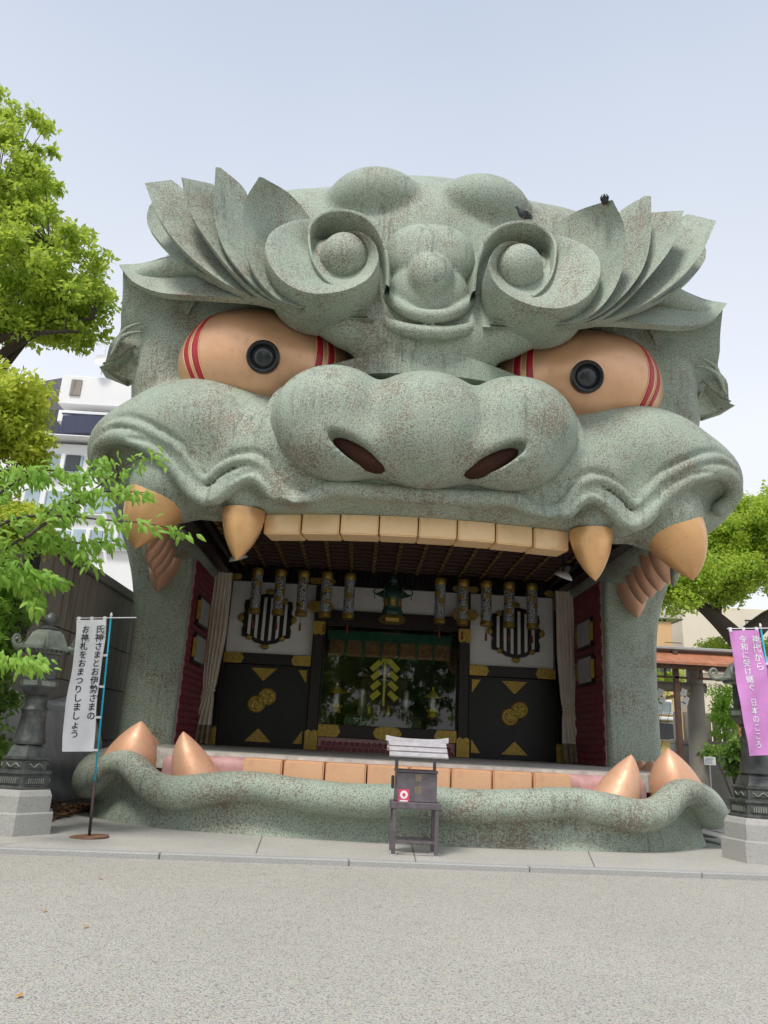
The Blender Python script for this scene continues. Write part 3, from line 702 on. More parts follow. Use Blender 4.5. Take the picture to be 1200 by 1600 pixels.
# posts and beams
def fitting(x0, x1, z0, z1, y, parent, teeth=0, up=True, name='brass_fitting'):
    """brass sleeve with a scalloped edge"""
    n = 12; top = []
    for k in range(n+1):
        u = k/n; top.append((x0+(x1-x0)*u, z1+(.05*abs(math.sin(u*math.pi*2)) if teeth else 0)))
    if up: poly = [(x0, z0), (x1, z0)]+top[::-1]
    else:
        bot = [(x, z0-(z-z1)) for x, z in top]; poly = bot+[(x1, z1), (x0, z1)]
    v = MB(); v.prism(poly, y, y+.03); return v.build(name, 'brass_old', parent)
for sx in (-1, 1):
    c = bx('column', sx*2.2-.17, sx*2.2+.17, BY-.18, BY+.2, FLOORZ, 6.4, 'lacquer_brown', bev=.03)
    fitting(sx*2.2-.185, sx*2.2+.185, FLOORZ+.01, 1.78, BY-.215, c, 1); fitting(sx*2.2-.185, sx*2.2+.185, 4.62, 4.98, BY-.215, c, 1, False)
    for k in range(9): bx('sleeve_rib', sx*2.2-.16+k*.036, sx*2.2-.145+k*.036, BY-.23, BY-.2, FLOORZ+.02, 1.5, 'brass_old', c, bev=0)
    c = bx('column', sx*5.05-.1, sx*5.05+.1, BY-.14, BY+.2, FLOORZ, 6.4, 'lacquer_black', bev=.02)
    fitting(sx*5.05-.11, sx*5.05+.11, FLOORZ+.01, 1.75, BY-.165, c, 1); fitting(sx*5.05-.11, sx*5.05+.11, 5.75, 6.2, BY-.165, c, 1, False)
    # white plaster field, lintel and door
    bx('plaster_field', sx*3.66-1.3, sx*3.66+1.3, BY+.08, BY+.2, 3.92, 6.12, 'plaster_white', bev=0)
    l = bx('lintel', sx*3.66-1.32, sx*3.66+1.32, BY-.1, BY+.2, 3.62, 3.94, 'lacquer_brown')
    for s2 in (-1, 1):
        xc = sx*3.66+s2*1.06; a = [(xc-s2*.36, 3.78), (xc-s2*.28, 3.93), (xc+s2*.26, 3.93), (xc+s2*.26, 3.63), (xc-s2*.28, 3.63)]
        v = MB(); v.prism(a, BY-.13, BY-.095); v.build('brass_fitting', 'brass_old', l)
    d = bx('door', sx*3.66-1.3, sx*3.66+1.3, BY+.02, BY+.2, FLOORZ, 3.62, 'lacquer_black')
    bx('door_seam', sx*3.75-.012, sx*3.75+.012, BY+.005, BY+.03, FLOORZ, 3.62, 'lacquer_brown', d, bev=0)
    for ex in (0, 1.28 if sx < 0 else -1.28):
        xe = sx*3.75+ex; half = 0 if ex == 0 else (1 if ex < 0 else -1)
        for z0, z1 in ((3.52, 3.16), (1.42, 1.78)):
            for s2 in ((-1, 1) if half == 0 else (half,)):
                v = MB(); v.prism([(xe, z0), (xe+s2*(.38 if half == 0 else .26), z0), (xe+s2*.02, z1), (xe, z1)], BY-.005, BY+.022); v.build('corner_plate', 'brass_old', d)
    # the two-disc crest
    em = d
    for (dx, dz, k) in ((-.13, -.1, 0), (.16, .12, 1)):
        v = MB(); T = Matrix.Translation((sx*3.75+dx, BY+.0, 2.58+dz)) @ Matrix.Rotation(R(90), 4, 'X')
        v.lathe([(.26, -.025), (.26, .01+.004*k), (.235, .022+.004*k), (.22, .008+.004*k), (.0, .008+.004*k)], 32, M=T); v.build('crest_disc', 'brass_old', em, sharp=30)
        for j in range(3 if k == 0 else 5):
            a = 2*math.pi*j/(3 if k == 0 else 5)+.4; rr_ = .115 if k == 0 else .13; pts = []
            if k == 0:
                v = MB(); pts = [(rr_*math.cos(a+t)*(1+.35*t/2.2)+0, rr_*math.sin(a+t)*(1+.35*t/2.2), .02) for t in np.linspace(0, 2.2, 8)]
                v.tube([T @ Vector(p) for p in pts], [.055, .05, .042, .034, .027, .02, .014, .006], 8)
            else:
                v = MB(); v.lathe([(.06, .0), (.06, .03), (.03, .04), (0, .04)], 14, c=(rr_*math.cos(a), rr_*math.sin(a), 0), M=T)
            v.build('crest_petal', 'brass_bright', em, smooth=True)
    # ogee-framed barred window
    wx = sx*3.79; wz = 4.99; w = bpy.data.objects.new('barred_window', None); link(w, LION)
    def ogee(s):
        pts = [(0, .86), (.1, .78), (.3, .74), (.42, .66), (.5, .58), (.72, .56), (.74, .36), (.70, .2), (.78, .1), (.84, 0), (.78, -.1), (.70, -.2), (.74, -.36), (.72, -.56), (.5, -.6), (.42, -.66), (.3, -.74), (.1, -.78), (0, -.86)]
        return [(wx+a*s, wz+b*s*.98) for a, b in pts]+[(wx-a*s, wz+b*s*.98) for a, b in pts[-2:0:-1]]
    v = MB(); v.prism(ogee(.93), BY+.05, BY+.075); v.build('window_recess', 'lacquer_black', w)
    o1, o2 = ogee(1.0), ogee(.86); n = len(o1); v = MB()
    v.add([(a, BY+.0, b) for a, b in o1]+[(a, BY+.0, b) for a, b in o2]+[(a, BY+.08, b) for a, b in o1]+[(a, BY+.08, b) for a, b in o2],
          [q for i in range(n) for q in ((i, (i+1) % n, n+(i+1) % n, n+i), (2*n+i, 2*n+(i+1) % n, (i+1) % n, i), (n+i, n+(i+1) % n, 3*n+(i+1) % n, 3*n+i))]); v.build('window_frame', 'lacquer_black', w)
    for a, b in ((0, .84), (0, -.84), (.8, 0), (-.8, 0), (.5, .56), (-.5, .56), (.5, -.58), (-.5, -.58)):
        v = MB(); T = Matrix.Translation((wx+a, BY-.01, wz+b)) @ Matrix.Rotation(R(90), 4, 'X') @ Matrix.Diagonal((1.5 if a == 0 else 1, 1.4 if b == 0 else 1, 1, 1)); v.lathe([(.085, -.02), (.085, .01), (.05, .03), (0, .03)], 10, M=T); v.build('brass_fitting', 'brass_old', w)
    for k in range(6):
        bx_ = wx+(k-2.5)*.215; hh = (.60, .66, .68)[2-abs(int(k-2.5+(.5 if k > 2 else -.5)))+0 if 0 else (0 if k in (0, 5) else 1 if k in (1, 4) else 2)]
        bx('window_bar', bx_-.045, bx_+.045, BY+.02, BY+.06, wz-hh, wz+hh, 'plaster_white', w, bev=.01)
# centre bay
bx('plaster_field', -2.02, 2.02, BY+.08, BY+.2, 5.34, 6.12, 'plaster_white', bev=0)
l = bx('lintel', -2.03, 2.03, BY-.08, BY+.2, 4.92, 5.36, 'lacquer_brown')
b = bx('window_sill_beam', -2.03, 2.03, BY-.12, BY+.2, 1.65, 2.02, 'lacquer_brown')
for xc, s2 in ((-1.72, 1), (1.72, -1)):
    v = MB(); v.prism([(xc-s2*.3, 1.66), (xc+s2*.25, 1.66), (xc+s2*.36, 1.8), (xc+s2*.27, 2.0), (xc-s2*.3, 2.0)], BY-.15, BY-.115); v.build('brass_fitting', 'brass_old', b)
v = MB(); v.prism([(-.42, 1.83), (-.34, 1.97), (-.2, 2.01), (.2, 2.01), (.34, 1.97), (.42, 1.83), (.34, 1.69), (.2, 1.65), (-.2, 1.65), (-.34, 1.69)], BY-.15, BY-.115); v.build('brass_fitting', 'brass_old', b)
# top frieze with rails
bx('frieze', -5.6, 5.6, BY-.05, BY+.2, 6.12, 7.0, 'lacquer_black')
for k in range(66):
    x = -5.2+k*.16; bx('frieze_baluster', x-.025, x+.025, BY-.14, BY-.05, 6.2, 6.7, 'lacquer_brown', bev=0)
for x in (-5.05, -2.2, 2.2, 5.05):
    v = MB(); v.prism([(x-.42, 6.22), (x-.34, 6.3), (x+.34, 6.3), (x+.42, 6.22), (x+.34, 6.12), (x-.34, 6.12)], BY-.2, BY-.15); v.build('brass_fitting', 'brass_old', LION)
for x in (-2.2, 2.2):
    v = MB(); v.prism([(x-.3, 5.25), (x-.42, 5.42), (x-.3, 5.58), (x+.3, 5.58), (x+.42, 5.42), (x+.3, 5.25)], BY-.23, BY-.19); v.build('brass_fitting', 'brass_old', LION)
# coffered ceiling
CZ = 6.62
bx('ceiling_board', -5.2, 5.2, .75, BY+.2, CZ, CZ+.1, 'ceiling_dark')
for k in range(-7, 8):
    x = k*.66; br = bx('ceiling_rib', x-.045, x+.045, .8, BY-.15, CZ-.09, CZ, 'rib_brown', bev=0)
for j in range(20):
    y = .95+j*.45; cr_ = bx('cross_rib', -4.95, 4.95, y-.03, y+.03, CZ-.075, CZ-.005, 'rib_brown', bev=0)
    v = MB()
    for k in range(-7, 8): v.box((k*.66, y, CZ-.095), (.10, .26, .012))
    st = v.build('brass_stud', 'brass_old', cr_); tag(st, kind='stuff')
for sx in (-1, 1):
    bx('ceiling_edge_beam', sx*5.08-.16, sx*5.08+.16, .9, BY, CZ-.42, CZ+.05, 'lacquer_brown')
    bx('ceiling_edge_rail', sx*4.8-.07, sx*4.8+.07, 1.0, BY, CZ-.24, CZ-.02, 'lacquer_black')
    bx('jaw_soffit', sx*5.55-.32, sx*5.55+.32, 1.6, BY, CZ-.28, CZ-.2, 'green_flaked_paint')
bx('ceiling_front_board', -5.0, 5.0, .7, .82, 6.1, CZ+.1, 'ceiling_dark')
# ------------------------------------------------------------------ altar behind the glass
simple('brocade_green', (.02, .16, .09), .7, var=.3)
simple('brocade_gold', (.30, .16, .05), .6, var=.5, scale=9)
simple('gold_leaf', (.95, .78, .06), .4, metal=.2, var=.08)
simple('silver_white', (.62, .62, .58), .35, metal=.4)
simple('alcove_dark', (.02, .025, .022), .7, var=.3)
simple('altar_wood', (.075, .04, .02), .5, var=.3)
m, nt, b_ = newmat('brocade_floral')
vo = tex(nt, 'voronoi', 9); n1 = tex(nt, 'noise', 14, 3)
nt.links.new(mix(nt, ramp(nt, n1.outputs[0], .45, .6), mix(nt, ramp(nt, vo.outputs['Distance'], .2, .5), (.42, .2, .06), (.03, .16, .08)), (.02, .10, .06)), b_.inputs['Base Color'])
m, nt, b_ = newmat('window_glass')
nt.nodes.remove(b_); out = nt.nodes['Material Output']
tr = nt.nodes.new('ShaderNodeBsdfTransparent'); gl = nt.nodes.new('ShaderNodeBsdfGlossy'); gl.inputs['Roughness'].default_value = .015; tr.inputs[0].default_value = (.9, .93, .92, 1)
fr = nt.nodes.new('ShaderNodeFresnel'); fr.inputs[0].default_value = 1.7; mx = nt.nodes.new('ShaderNodeMixShader')
for a, c in ((fr.outputs[0], mx.inputs[0]), (tr.outputs[0], mx.inputs[1]), (gl.outputs[0], mx.inputs[2]), (mx.outputs[0], out.inputs[0])): nt.links.new(a, c)
alc = bx('alcove', -2.2, 2.2, BY+2.2, BY+2.3, 1.2, 5.3, 'alcove_dark', bev=0)
for args in ((-2.3, -2.2, BY+.45, BY+2.3, 1.2, 5.3), (2.2, 2.3, BY+.45, BY+2.3, 1.2, 5.3)): bx('alcove_side', *args, 'alcove_dark', bev=0)
bx('alcove_floor', -2.2, 2.2, BY+.45, BY+2.2, 1.6, 1.7, 'alcove_dark', bev=0); bx('alcove_ceiling', -2.2, 2.2, BY+.45, BY+2.2, 5.2, 5.3, 'alcove_dark', bev=0)
v = MB(); v.add([(-2.03, BY+.1, 2.02), (2.03, BY+.1, 2.02), (2.03, BY+.1, 4.92), (-2.03, BY+.1, 4.92)], [(0, 1, 2, 3)]); g = v.build('window_pane', 'window_glass', LION, recalc=False)
AY = BY+.9
v = MB(); v.box((0, AY-.1, 4.72), (3.9, .06, .3)); val = v.build('altar_valance', 'brocade_green', None); tag(val, 'green and gold brocade valance hanging across the top of the glazed altar', 'valance')
for k in range(7):
    x = -1.65+k*.55
    v = MB(); v.box((x, AY-.12, 4.33), (.46, .05, .5), bev=.01); v.build('brocade_panel', 'brocade_gold', val)
    if k < 6: v = MB(); v.box((x+.275, AY-.15, 4.3), (.07, .03, .62)); v.build('ribbon', 'brocade_green', val)
# golden zigzag wand
wand = thing('paper_wand', 'bright golden zigzag ritual wand standing in the middle of the altar', 'ritual wand', (-.12, AY, 1.7))
v = MB(); v.box((0, .05, 1.65), (.07, .05, 1.4)); v.build('shaft', 'gold_leaf', wand)
v = MB(); v.box((0, -.02, 2.42), (.3, .05, .28), bev=.02); v.build('top_plate', 'gold_leaf', wand)
for sx in (-1, 1):
    for k, (dx, dz, a) in enumerate(((.24, 2.2, 45), (.27, 1.86, 42), (.27, 1.56, 42), (.27, 1.26, 42))):
        v = MB(); T = Matrix.Translation((sx*dx, -.03*(k % 2), dz)) @ Matrix.Rotation(R(sx*(a)), 4, 'Y'); v.box((0, 0, 0), (.5 if k == 0 else .32, .03, .17), M=T); v.build('zigzag_plate', 'gold_leaf', wand)
cab = thing('altar_cabinet', 'dark wooden altar cabinet with floral brocade front behind the golden wand', 'altar', (-.1, AY+.6, 1.7))
v = MB(); v.box((0, 0, .3), (2.4, .6, .6), bev=.02); v.build('brocade_front', 'brocade_floral', cab)
v = MB(); v.box((0, .1, 1.2), (1.5, .5, 1.2), bev=.03); v.build('cabinet_body', 'altar_wood', cab)
v = MB(); v.box((0, 0, 1.86), (1.8, .7, .12), bev=.03); v.box((0, 0, .64), (2.5, .7, .08), bev=.02); v.build('cabinet_top', 'altar_wood', cab)
for k in range(6):
    v = MB(); v.lathe([(.04, 0), (.07, .05), (.06, .2), (.03, .26), (.03, .3)], 12, c=(-.75+k*.3, -.15, .68)); v.build('offering_vase', ('silver_white', 'gold_leaf')[k % 2], cab, smooth=True)
for sx, nm in ((-1, 'left'), (1, 'right')):
    t = thing('ceremonial_torch', 'white torch with silver handle beside the golden wand, towards the %s banner' % ('white' if sx < 0 else 'purple'), 'torch', (sx*.68-.1, AY-.05, 1.75), group='torches flanking the golden wand')
    v = MB(); v.lathe([(.02, .1), (.05, .12), (.06, .2), (.025, .28), (.025, .62)], 14); v.build('handle', 'silver_white', t, smooth=True)
    v = MB(); v.lathe([(.05, .6), (.085, .9), (.1, 1.3), (.08, 1.38), (.0, 1.42)], 14); v.build('torch_head', 'silver_white', t, smooth=True)
    t = thing('standing_lantern', 'small golden standing lantern inside the altar, towards the %s banner' % ('white' if sx < 0 else 'purple'), 'lantern', (sx*1.48-.08, AY, 1.7), group='golden lanterns inside the altar')
    v = MB(); v.lathe([(.2, 0), (.2, .06), (.06, .12), (.05, .55), (.16, .62), (.16, .68)], 12); v.build('stand', 'altar_wood', t, sharp=40)
    v = MB(); v.lathe([(.17, .68), (.12, .78), (.19, .86), (.19, .92)], 6); v.build('tray', 'gold_leaf', t)
    v = MB(); v.lathe([(.12, .92), (.12, 1.25)], 6); v.build('lamp_box', 'silver_white', t)
    v = MB(); v.lathe([(.29, 1.25), (.27, 1.29), (.12, 1.42), (.03, 1.5), (.04, 1.56), (.0, 1.62)], 6); v.build('lamp_roof', 'gold_leaf', t)

# ------------------------------------------------------------------ hanging lanterns
m, nt, b_ = newmat('lantern_lattice')
vo = tex(nt, 'voronoi', 17, feature='DISTANCE_TO_EDGE'); v2 = tex(nt, 'voronoi', 3.4)
lat = mix(nt, ramp(nt, vo.outputs['Distance'], .08, .14), (.035, .04, .06), (.56, .60, .66))
lat = mix(nt, ramp(nt, v2.outputs['Distance'], .34, .38, (1, 1, 1, 1), (0, 0, 0, 1)), lat, mix(nt, ramp(nt, vo.outputs['Distance'], .06, .16), (.10, .06, .01), (.45, .33, .10)))
nt.links.new(lat, b_.inputs['Base Color']); b_.inputs['Roughness'].default_value = .45; b_.inputs['Metallic'].default_value = .3
simple('tassel_red', (.25, .05, .03), .8); simple('wire_dark', (.03, .03, .03), .5, metal=.6)
def hanging_lantern():
    t = thing('hanging_lantern', '', 'lantern')
    v = MB(); v.lathe([(.158, .14), (.158, 1.14)], 24, cap=False); v.build('lantern_body', 'lantern_lattice', t, smooth=True)
    v = MB(); v.lathe([(.165, 1.13), (.175, 1.15), (.175, 1.31), (.165, 1.33), (0, 1.34)], 24); v.build('top_cap', 'brass_old', t, sharp=40)
    v = MB(); v.lathe([(.0, -.02), (.1, -.02), (.175, .0), (.175, .13), (.165, .15)], 24); v.build('bottom_cap', 'brass_old', t, sharp=40)
    for z in (.46, .8):
        v = MB(); v.lathe([(.161, z-.01), (.166, z), (.161, z+.01)], 24, cap=False); v.build('hoop', 'brass_old', t, smooth=True)
    v = MB(); v.tube([(.14*math.cos(a), 0, 1.33+.16*math.sin(a)) for a in np.linspace(0, math.pi, 12)], .012, 6); v.build('hanger_ring', 'wire_dark', t, smooth=True)
    v = MB(); v.tube([(0, 0, 1.48), (0, 0, CZ-.1-4.98)], .01, 6); v.build('hanging_wire', 'wire_dark', t)
    v = MB(); v.tube([(0, 0, -.02), (0, 0, -.2)], .006, 5); v.lathe([(.012, -.2), (.03, -.22), (.034, -.42), (.03, -.43)], 10); v.build('tassel', 'tassel_red', t, smooth=True)
    return t
lan0 = hanging_lantern(); order = ['first', 'second', 'third', 'fourth', 'fifth']
for sx in (-1, 1):
    for k, x in enumerate((1.34, 2.02, 2.71, 3.39, 4.07)):
        o = lan0 if (sx, k) == (-1, 0) else copy_tree(lan0)
        o.location = (sx*x, 9.0, 4.98); o.rotation_euler = (0, 0, random.uniform(0, 6.28))
        o['label'] = 'patterned cylinder lantern, %s from the bronze hanging lantern towards the %s banner' % (('first', 'second', 'third', 'fourth', 'fifth')[k], 'white' if sx < 0 else 'purple') ; o['group'] = 'cylinder lanterns hanging from the ceiling'
simple('bronze_green', (.05, .12, .10), .5, metal=.4, var=.35, scale=12, bmp=.4, bscale=30)
t = thing('bronze_hanging_lantern', 'dark green bronze lantern with curled roof hanging over the altar window', 'lantern', (-.05, 9.0, 4.92))
v = MB(); v.lathe([(.36, .0), (.4, .1), (.34, .2), (.3, .22)], 6); v.build('gilded_base', 'brass_old', t)
v = MB(); v.lathe([(.28, .2), (.32, .3), (.3, .36), (.27, .4), (.25, .78), (.28, .82)], 6); v.build('lamp_body', 'bronze_green', t)
for k in range(6):
    a = R(60*k+30); T = Matrix.Rotation(a, 4, 'Z'); v = MB(); v.box((.245, 0, .59), (.03, .16, .26), M=T, bev=.02); v.build('lattice_panel', 'brass_old', t)
v = MB(); v.lathe([(.5, .8), (.46, .86), (.3, .96), (.2, 1.04), (.12, 1.1), (.1, 1.2), (.14, 1.26), (.08, 1.36), (.0, 1.46)], 6); v.build('lamp_roof', 'bronze_green', t)
for k in range(6):
    a = R(60*k); c, s_ = math.cos(a), math.sin(a)
    v = MB(); v.tube([(c*r, s_*r, z) for r, z in ((.44, .84), (.53, .84), (.58, .9), (.55, .97), (.5, .94))], [.03, .03, .025, .02, .01], 6); v.tube([(c*.54, s_*.54, .84), (c*.54, s_*.54, .7)], [.008, .02], 6); v.build('roof_curl', 'bronze_green', t, smooth=True)
v = MB(); v.tube([(0, 0, 1.4), (0, 0, CZ-.1-4.92)], .012, 6); v.build('hanging_chain', 'wire_dark', t)

# ------------------------------------------------------------------ curtains
m, nt, b_ = newmat('curtain_cloth'); n1 = tex(nt, 'noise', 30, 3, .6, stretch=(1, 1, .05)); n2 = tex(nt, 'noise', 2, 4)
nt.links.new(mix(nt, ramp(nt, n2.outputs[0], .3, .7), (.72, .64, .55), (.85, .77, .68)), b_.inputs['Base Color']); b_.inputs['Roughness'].default_value = .9; bump(nt, b_, n1.outputs[0], .2)
simple('curtain_hem', (.30, .24, .16), .9, var=.3)
for sx, lab in ((-1, 'long beige pleated curtain tied back beside the left tiled wall'), (1, 'long beige pleated curtain tied back beside the right tiled wall')):
    t = thing('curtain', 'long beige pleated stage curtain tied back on the side of the %s banner' % ('white' if sx < 0 else 'purple'), 'curtain', (sx*5.2, 9.35, FLOORZ), group='curtains at either side of the stage')
    rows = []; n = 46
    for z in np.linspace(0.03, 4.95, 40):
        wdt = np.interp(z, [0, .5, 1.25, 1.45, 1.7, 3, 4.95], [.38, .36, .22, .17, .22, .31, .28]); off = np.interp(z, [0, .5, 1.3, 1.6, 3, 4.95], [-.18, -.15, -.02, .0, .02, .05])
        row = []
        for i in range(n):
            u = i/(n-1); row.append((-sx*(off)+(u-.5)*2*wdt, .07*math.sin(u*math.pi*11+.5*math.sin(z*1.3))*(wdt/.3)-.05*math.sin(u*math.pi), z))
        rows.append(row)
    v = MB(); v.loft(rows); v.loft([[(x, y+.03, z) for x, y, z in r] for r in rows]); c = v.build('curtain_cloth', 'curtain_cloth', t, smooth=True, recalc=False)
    v = MB(); v.loft([[(x, y-.012, z) for x, y, z in r] for r in rows[:5]]); v.build('curtain_hem', 'curtain_hem', t, smooth=True, recalc=False)
    v = MB(); v.tube([(.18*math.cos(a)*1.05, .1*math.sin(a), 1.47+.02*math.cos(a)) for a in np.linspace(0, 2*math.pi, 20)], .022, 6); v.build('tie_band', 'curtain_cloth', t, smooth=True)
# framed boards on the side walls
simple('board_pale', (.45, .47, .5), .5, var=.25, scale=20)
for sx in (-1, 1):
    for k, z in enumerate((3.75, 4.75)):
        t = thing('framed_board', '%s dark framed name board on the tiled wall towards the %s banner' % (('lower', 'upper')[k], 'white' if sx < 0 else 'purple'), 'board', (sx*5.33, 8.0, z), group='framed boards on the %s' % 'side walls')
        v = MB(); v.box((0, 0, 0), (.08, 1.3, .8), bev=.01); v.build('board_frame', 'lacquer_black', t)
        for j in range(6): v = MB(); v.box((-sx*.045, -.5+j*.2, 0), (.02, .16, .66)); v.build('name_strip', 'board_pale', t)
        for j in (-1, 1): v = MB(); v.box((-sx*.03, j*.66, 0), (.1, .06, .5)); v.build('brass_fitting', 'brass_old', t)
# floodlights under the jaw
simple('lamp_white', (.72, .72, .72), .35); simple('lamp_housing', (.03, .03, .035), .5)
for sx in (-1, 1):
    p = Vector((sx*4.12, 5.7, 5.82))
    t = thing('floodlight', 'white oval floodlight under the mouth ceiling on the %s banner side' % ('white' if sx < 0 else 'purple'), 'floodlight', p, group='floodlights under the mouth ceiling')
    Rm = Matrix.Rotation(R(sx*18), 4, 'Y') @ Matrix.Rotation(R(20), 4, 'X')
    v = MB(); v.lathe([(.0, .16), (.1, .15), (.2, .08), (.25, 0), (.235, 0), (.18, .06), (0, .1)], 28, M=Rm, cap=False); v.build('reflector', 'lamp_white', t, smooth=True)
    v = MB(); v.lathe([(.1, .13), (.1, .32), (.06, .36)], 16, M=Rm); v.build('lamp_housing', 'lamp_housing', t, sharp=40)
    v = MB(); v.tube([(0, 0, .3), (sx*.05, .1, .5), (sx*.05, .12, CZ-5.85)], .03, 8); v.build('bracket', 'lamp_housing', t)
t = thing('ceiling_spotlight', 'dark box spotlight fixed to the ceiling behind the upper front teeth', 'spotlight', (.05, 4.6, CZ-.02))
v = MB(); v.box((0, 0, -.16), (.62, .4, .26), bev=.05); v.build('lamp_housing', 'lamp_housing', t)
v = MB(); v.box((0, -.05, -.3), (.5, .28, .03), bev=.01); v.build('lens', 'pupil_glass', t)
v = MB(); v.box((0, 0, -.01), (.3, .2, .1)); v.build('bracket', 'wire_dark', t)
for sx in (-1, 1):
    t = thing('wall_vent', 'dark slot vent above the curtain on the %s banner side' % ('white' if sx < 0 else 'purple'), 'vent', (sx*5.25, 8.8, CZ-.3), group='slot vents above the curtains')
    v = MB(); v.box((0, 0, 0), (.3, .5, .06), bev=.01); v.build('vent_frame', 'lamp_housing', t)
    for j in range(4): v = MB(); v.box((0, -.18+j*.12, -.035), (.26, .03, .02)); v.build('vent_slat', 'wire_dark', t)
# ------------------------------------------------------------------ ground
m, nt, b_ = newmat('gravel')
v1 = tex(nt, 'voronoi', 70); v2 = tex(nt, 'voronoi', 95); n1 = tex(nt, 'noise', .35, 5, .6); n2 = tex(nt, 'noise', 75, 4, .7)
hsv = mix(nt, .16, (.47, .45, .40), v1.outputs['Color'], 'OVERLAY')
c = mix(nt, ramp(nt, n1.outputs[0], .3, .7), (.42, .405, .355), (.52, .50, .44)); n3 = tex(nt, 'noise', 5, 5, .7); c = mix(nt, .5, c, hsv); c = mix(nt, mul(nt, ramp(nt, n3.outputs[0], .5, .75), .4), c, (.33, .31, .27))
c = mix(nt, mul(nt, ramp(nt, v1.outputs['Distance'], .5, .85), .65), c, (.13, .125, .115))
c = mix(nt, mul(nt, ramp(nt, n2.outputs[0], .54, .66), .8), c, (.14, .15, .17))
c = mix(nt, mul(nt, ramp(nt, n2.outputs[0], .28, .40, (1, 1, 1, 1), (0, 0, 0, 1)), .8), c, (.74, .70, .60))
nt.links.new(c, b_.inputs['Base Color']); b_.inputs['Roughness'].default_value = .9; b_.inputs['Specular IOR Level'].default_value = .2
hh = nt.nodes.new('ShaderNodeMath'); hh.operation = 'SUBTRACT'; hh.inputs[0].default_value = 1; nt.links.new(v1.outputs['Distance'], hh.inputs[1]); bump(nt, b_, hh.outputs[0], .6, .012)
def concrete(name, col, dark):
    m, nt, b_ = newmat(name); a = tex(nt, 'noise', 1.1, 5, .65); d = tex(nt, 'noise', 55, 3, .75); e = tex(nt, 'noise', 5, 5, .7)
    c = mix(nt, ramp(nt, a.outputs[0], .3, .7), tuple(x*.86 for x in col), col); c = mix(nt, mul(nt, ramp(nt, d.outputs[0], .5, .62), .6), c, tuple(x*.5 for x in col)); c = mix(nt, mul(nt, ramp(nt, e.outputs[0], .58, .75), .5), c, dark)
    nt.links.new(c, b_.inputs['Base Color']); b_.inputs['Roughness'].default_value = .85; bump(nt, b_, d.outputs[0], .35, .01); return m
concrete('concrete_apron', (.47, .455, .41), (.30, .28, .24)); concrete('kerb_granite', (.40, .40, .39), (.25, .25, .24)); concrete('granite_pale', (.43, .425, .40), (.24, .24, .21))
concrete('soil_dark', (.07, .055, .04), (.03, .026, .02)); concrete('paving_stone', (.40, .385, .35), (.22, .2, .17))
v = MB(); n = 40
v.add([(-300, -300, .03), (300, -300, .03), (300, 300, .03), (-300, 300, .03)], [(0, 1, 2, 3)]); g = v.build('ground', 'gravel', None, recalc=False); tag(g, 'fine grey gravel forecourt', kind='structure')
KA, KB = Vector((-5.26, -2.62, 0)), Vector((12, -1.2, 0)); kd = (KB-KA).normalized(); kn = Vector((-kd.y, kd.x, 0)); kang = math.atan2(kd.y, kd.x)
v = MB(); P = [KA+kn*.16, KB+kn*.16, Vector((12, 2.0, 0)), Vector((-8.5, 2.0, 0)), Vector((-8.5, -2.2, 0)), Vector((-5.26, -2.2, 0))]
v.add([(p.x, p.y, .1) for p in P]+[(p.x, p.y, -.1) for p in P], [tuple(range(6)), tuple(range(11, 5, -1))]+[((i+1) % 6, i, i+6, (i+1) % 6+6) for i in range(6)])
ap = v.build('pavement', 'concrete_apron'); tag(ap, 'pale concrete apron in front of the lion jaw', kind='structure')
for t_, l in ((0, 1.95), (1.97, 2.4), (4.39, 2.4), (6.81, 2.4), (9.23, 2.4), (11.65, 2.4), (14.07, 2.4)):
    p = KA+kd*(t_+l/2)+kn*.075; dz = random.uniform(-.006, .006)
    v = MB(); v.box((0, 0, 0), (l+.008, .15, .24), bev=.014); k = v.build('kerb_stone', 'kerb_granite', ap); k.location = (p.x, p.y, -.012+dz); k.rotation_euler = (0, 0, kang+random.uniform(-.003, .003))
simple('joint_dark', (.16, .155, .14), .9)
for q0, q1 in (((400, 1333), (413, 1297)), ((650, 1347), (643, 1318)), ((930, 1356), (918, 1328))):
    a = atZ(*q0, .104); b2 = atZ(*q1, .104); v = MB(); w = Vector((.008, 0, 0)); v.add([tuple(a-w), tuple(a+w), tuple(b2+w), tuple(b2-w)], [(0, 1, 2, 3)]); v.build('slab_joint', 'joint_dark', ap)
# earth strip on the left, rough paving on the right
v = MB(); v.add([(-9.5, -.35, .11), (-5.75, .3, .11), (-5.8, 2.02, .11), (-5.9, 12, .11), (-9.5, 12, .11)], [(0, 1, 2, 3, 4)]); o = v.build('soil', 'soil_dark', recalc=False); tag(o, 'dark earth strip with dead leaves beside the jaw', kind='structure')
v = MB(); v.add([(5.2, .9, .055), (16, .9, .055), (16, 16, .055), (5.2, 16, .055)], [(0, 1, 2, 3)]); o = v.build('path', 'joint_dark', recalc=False); tag(o, 'paved path behind the right stone lantern', kind='structure')
for i in range(9):
    for j in range(9):
        x = 6.3+i*.95+random.uniform(-.05, .05)+(.4 if j % 2 else 0); y = 1.4+j*.95
        v = MB(); v.box((0, 0, 0), (.9, .9, .1), bev=.012); k = v.build('paving_slab', 'paving_stone', o); k.location = (x, y+.7, .055+.03+random.uniform(0, .012))
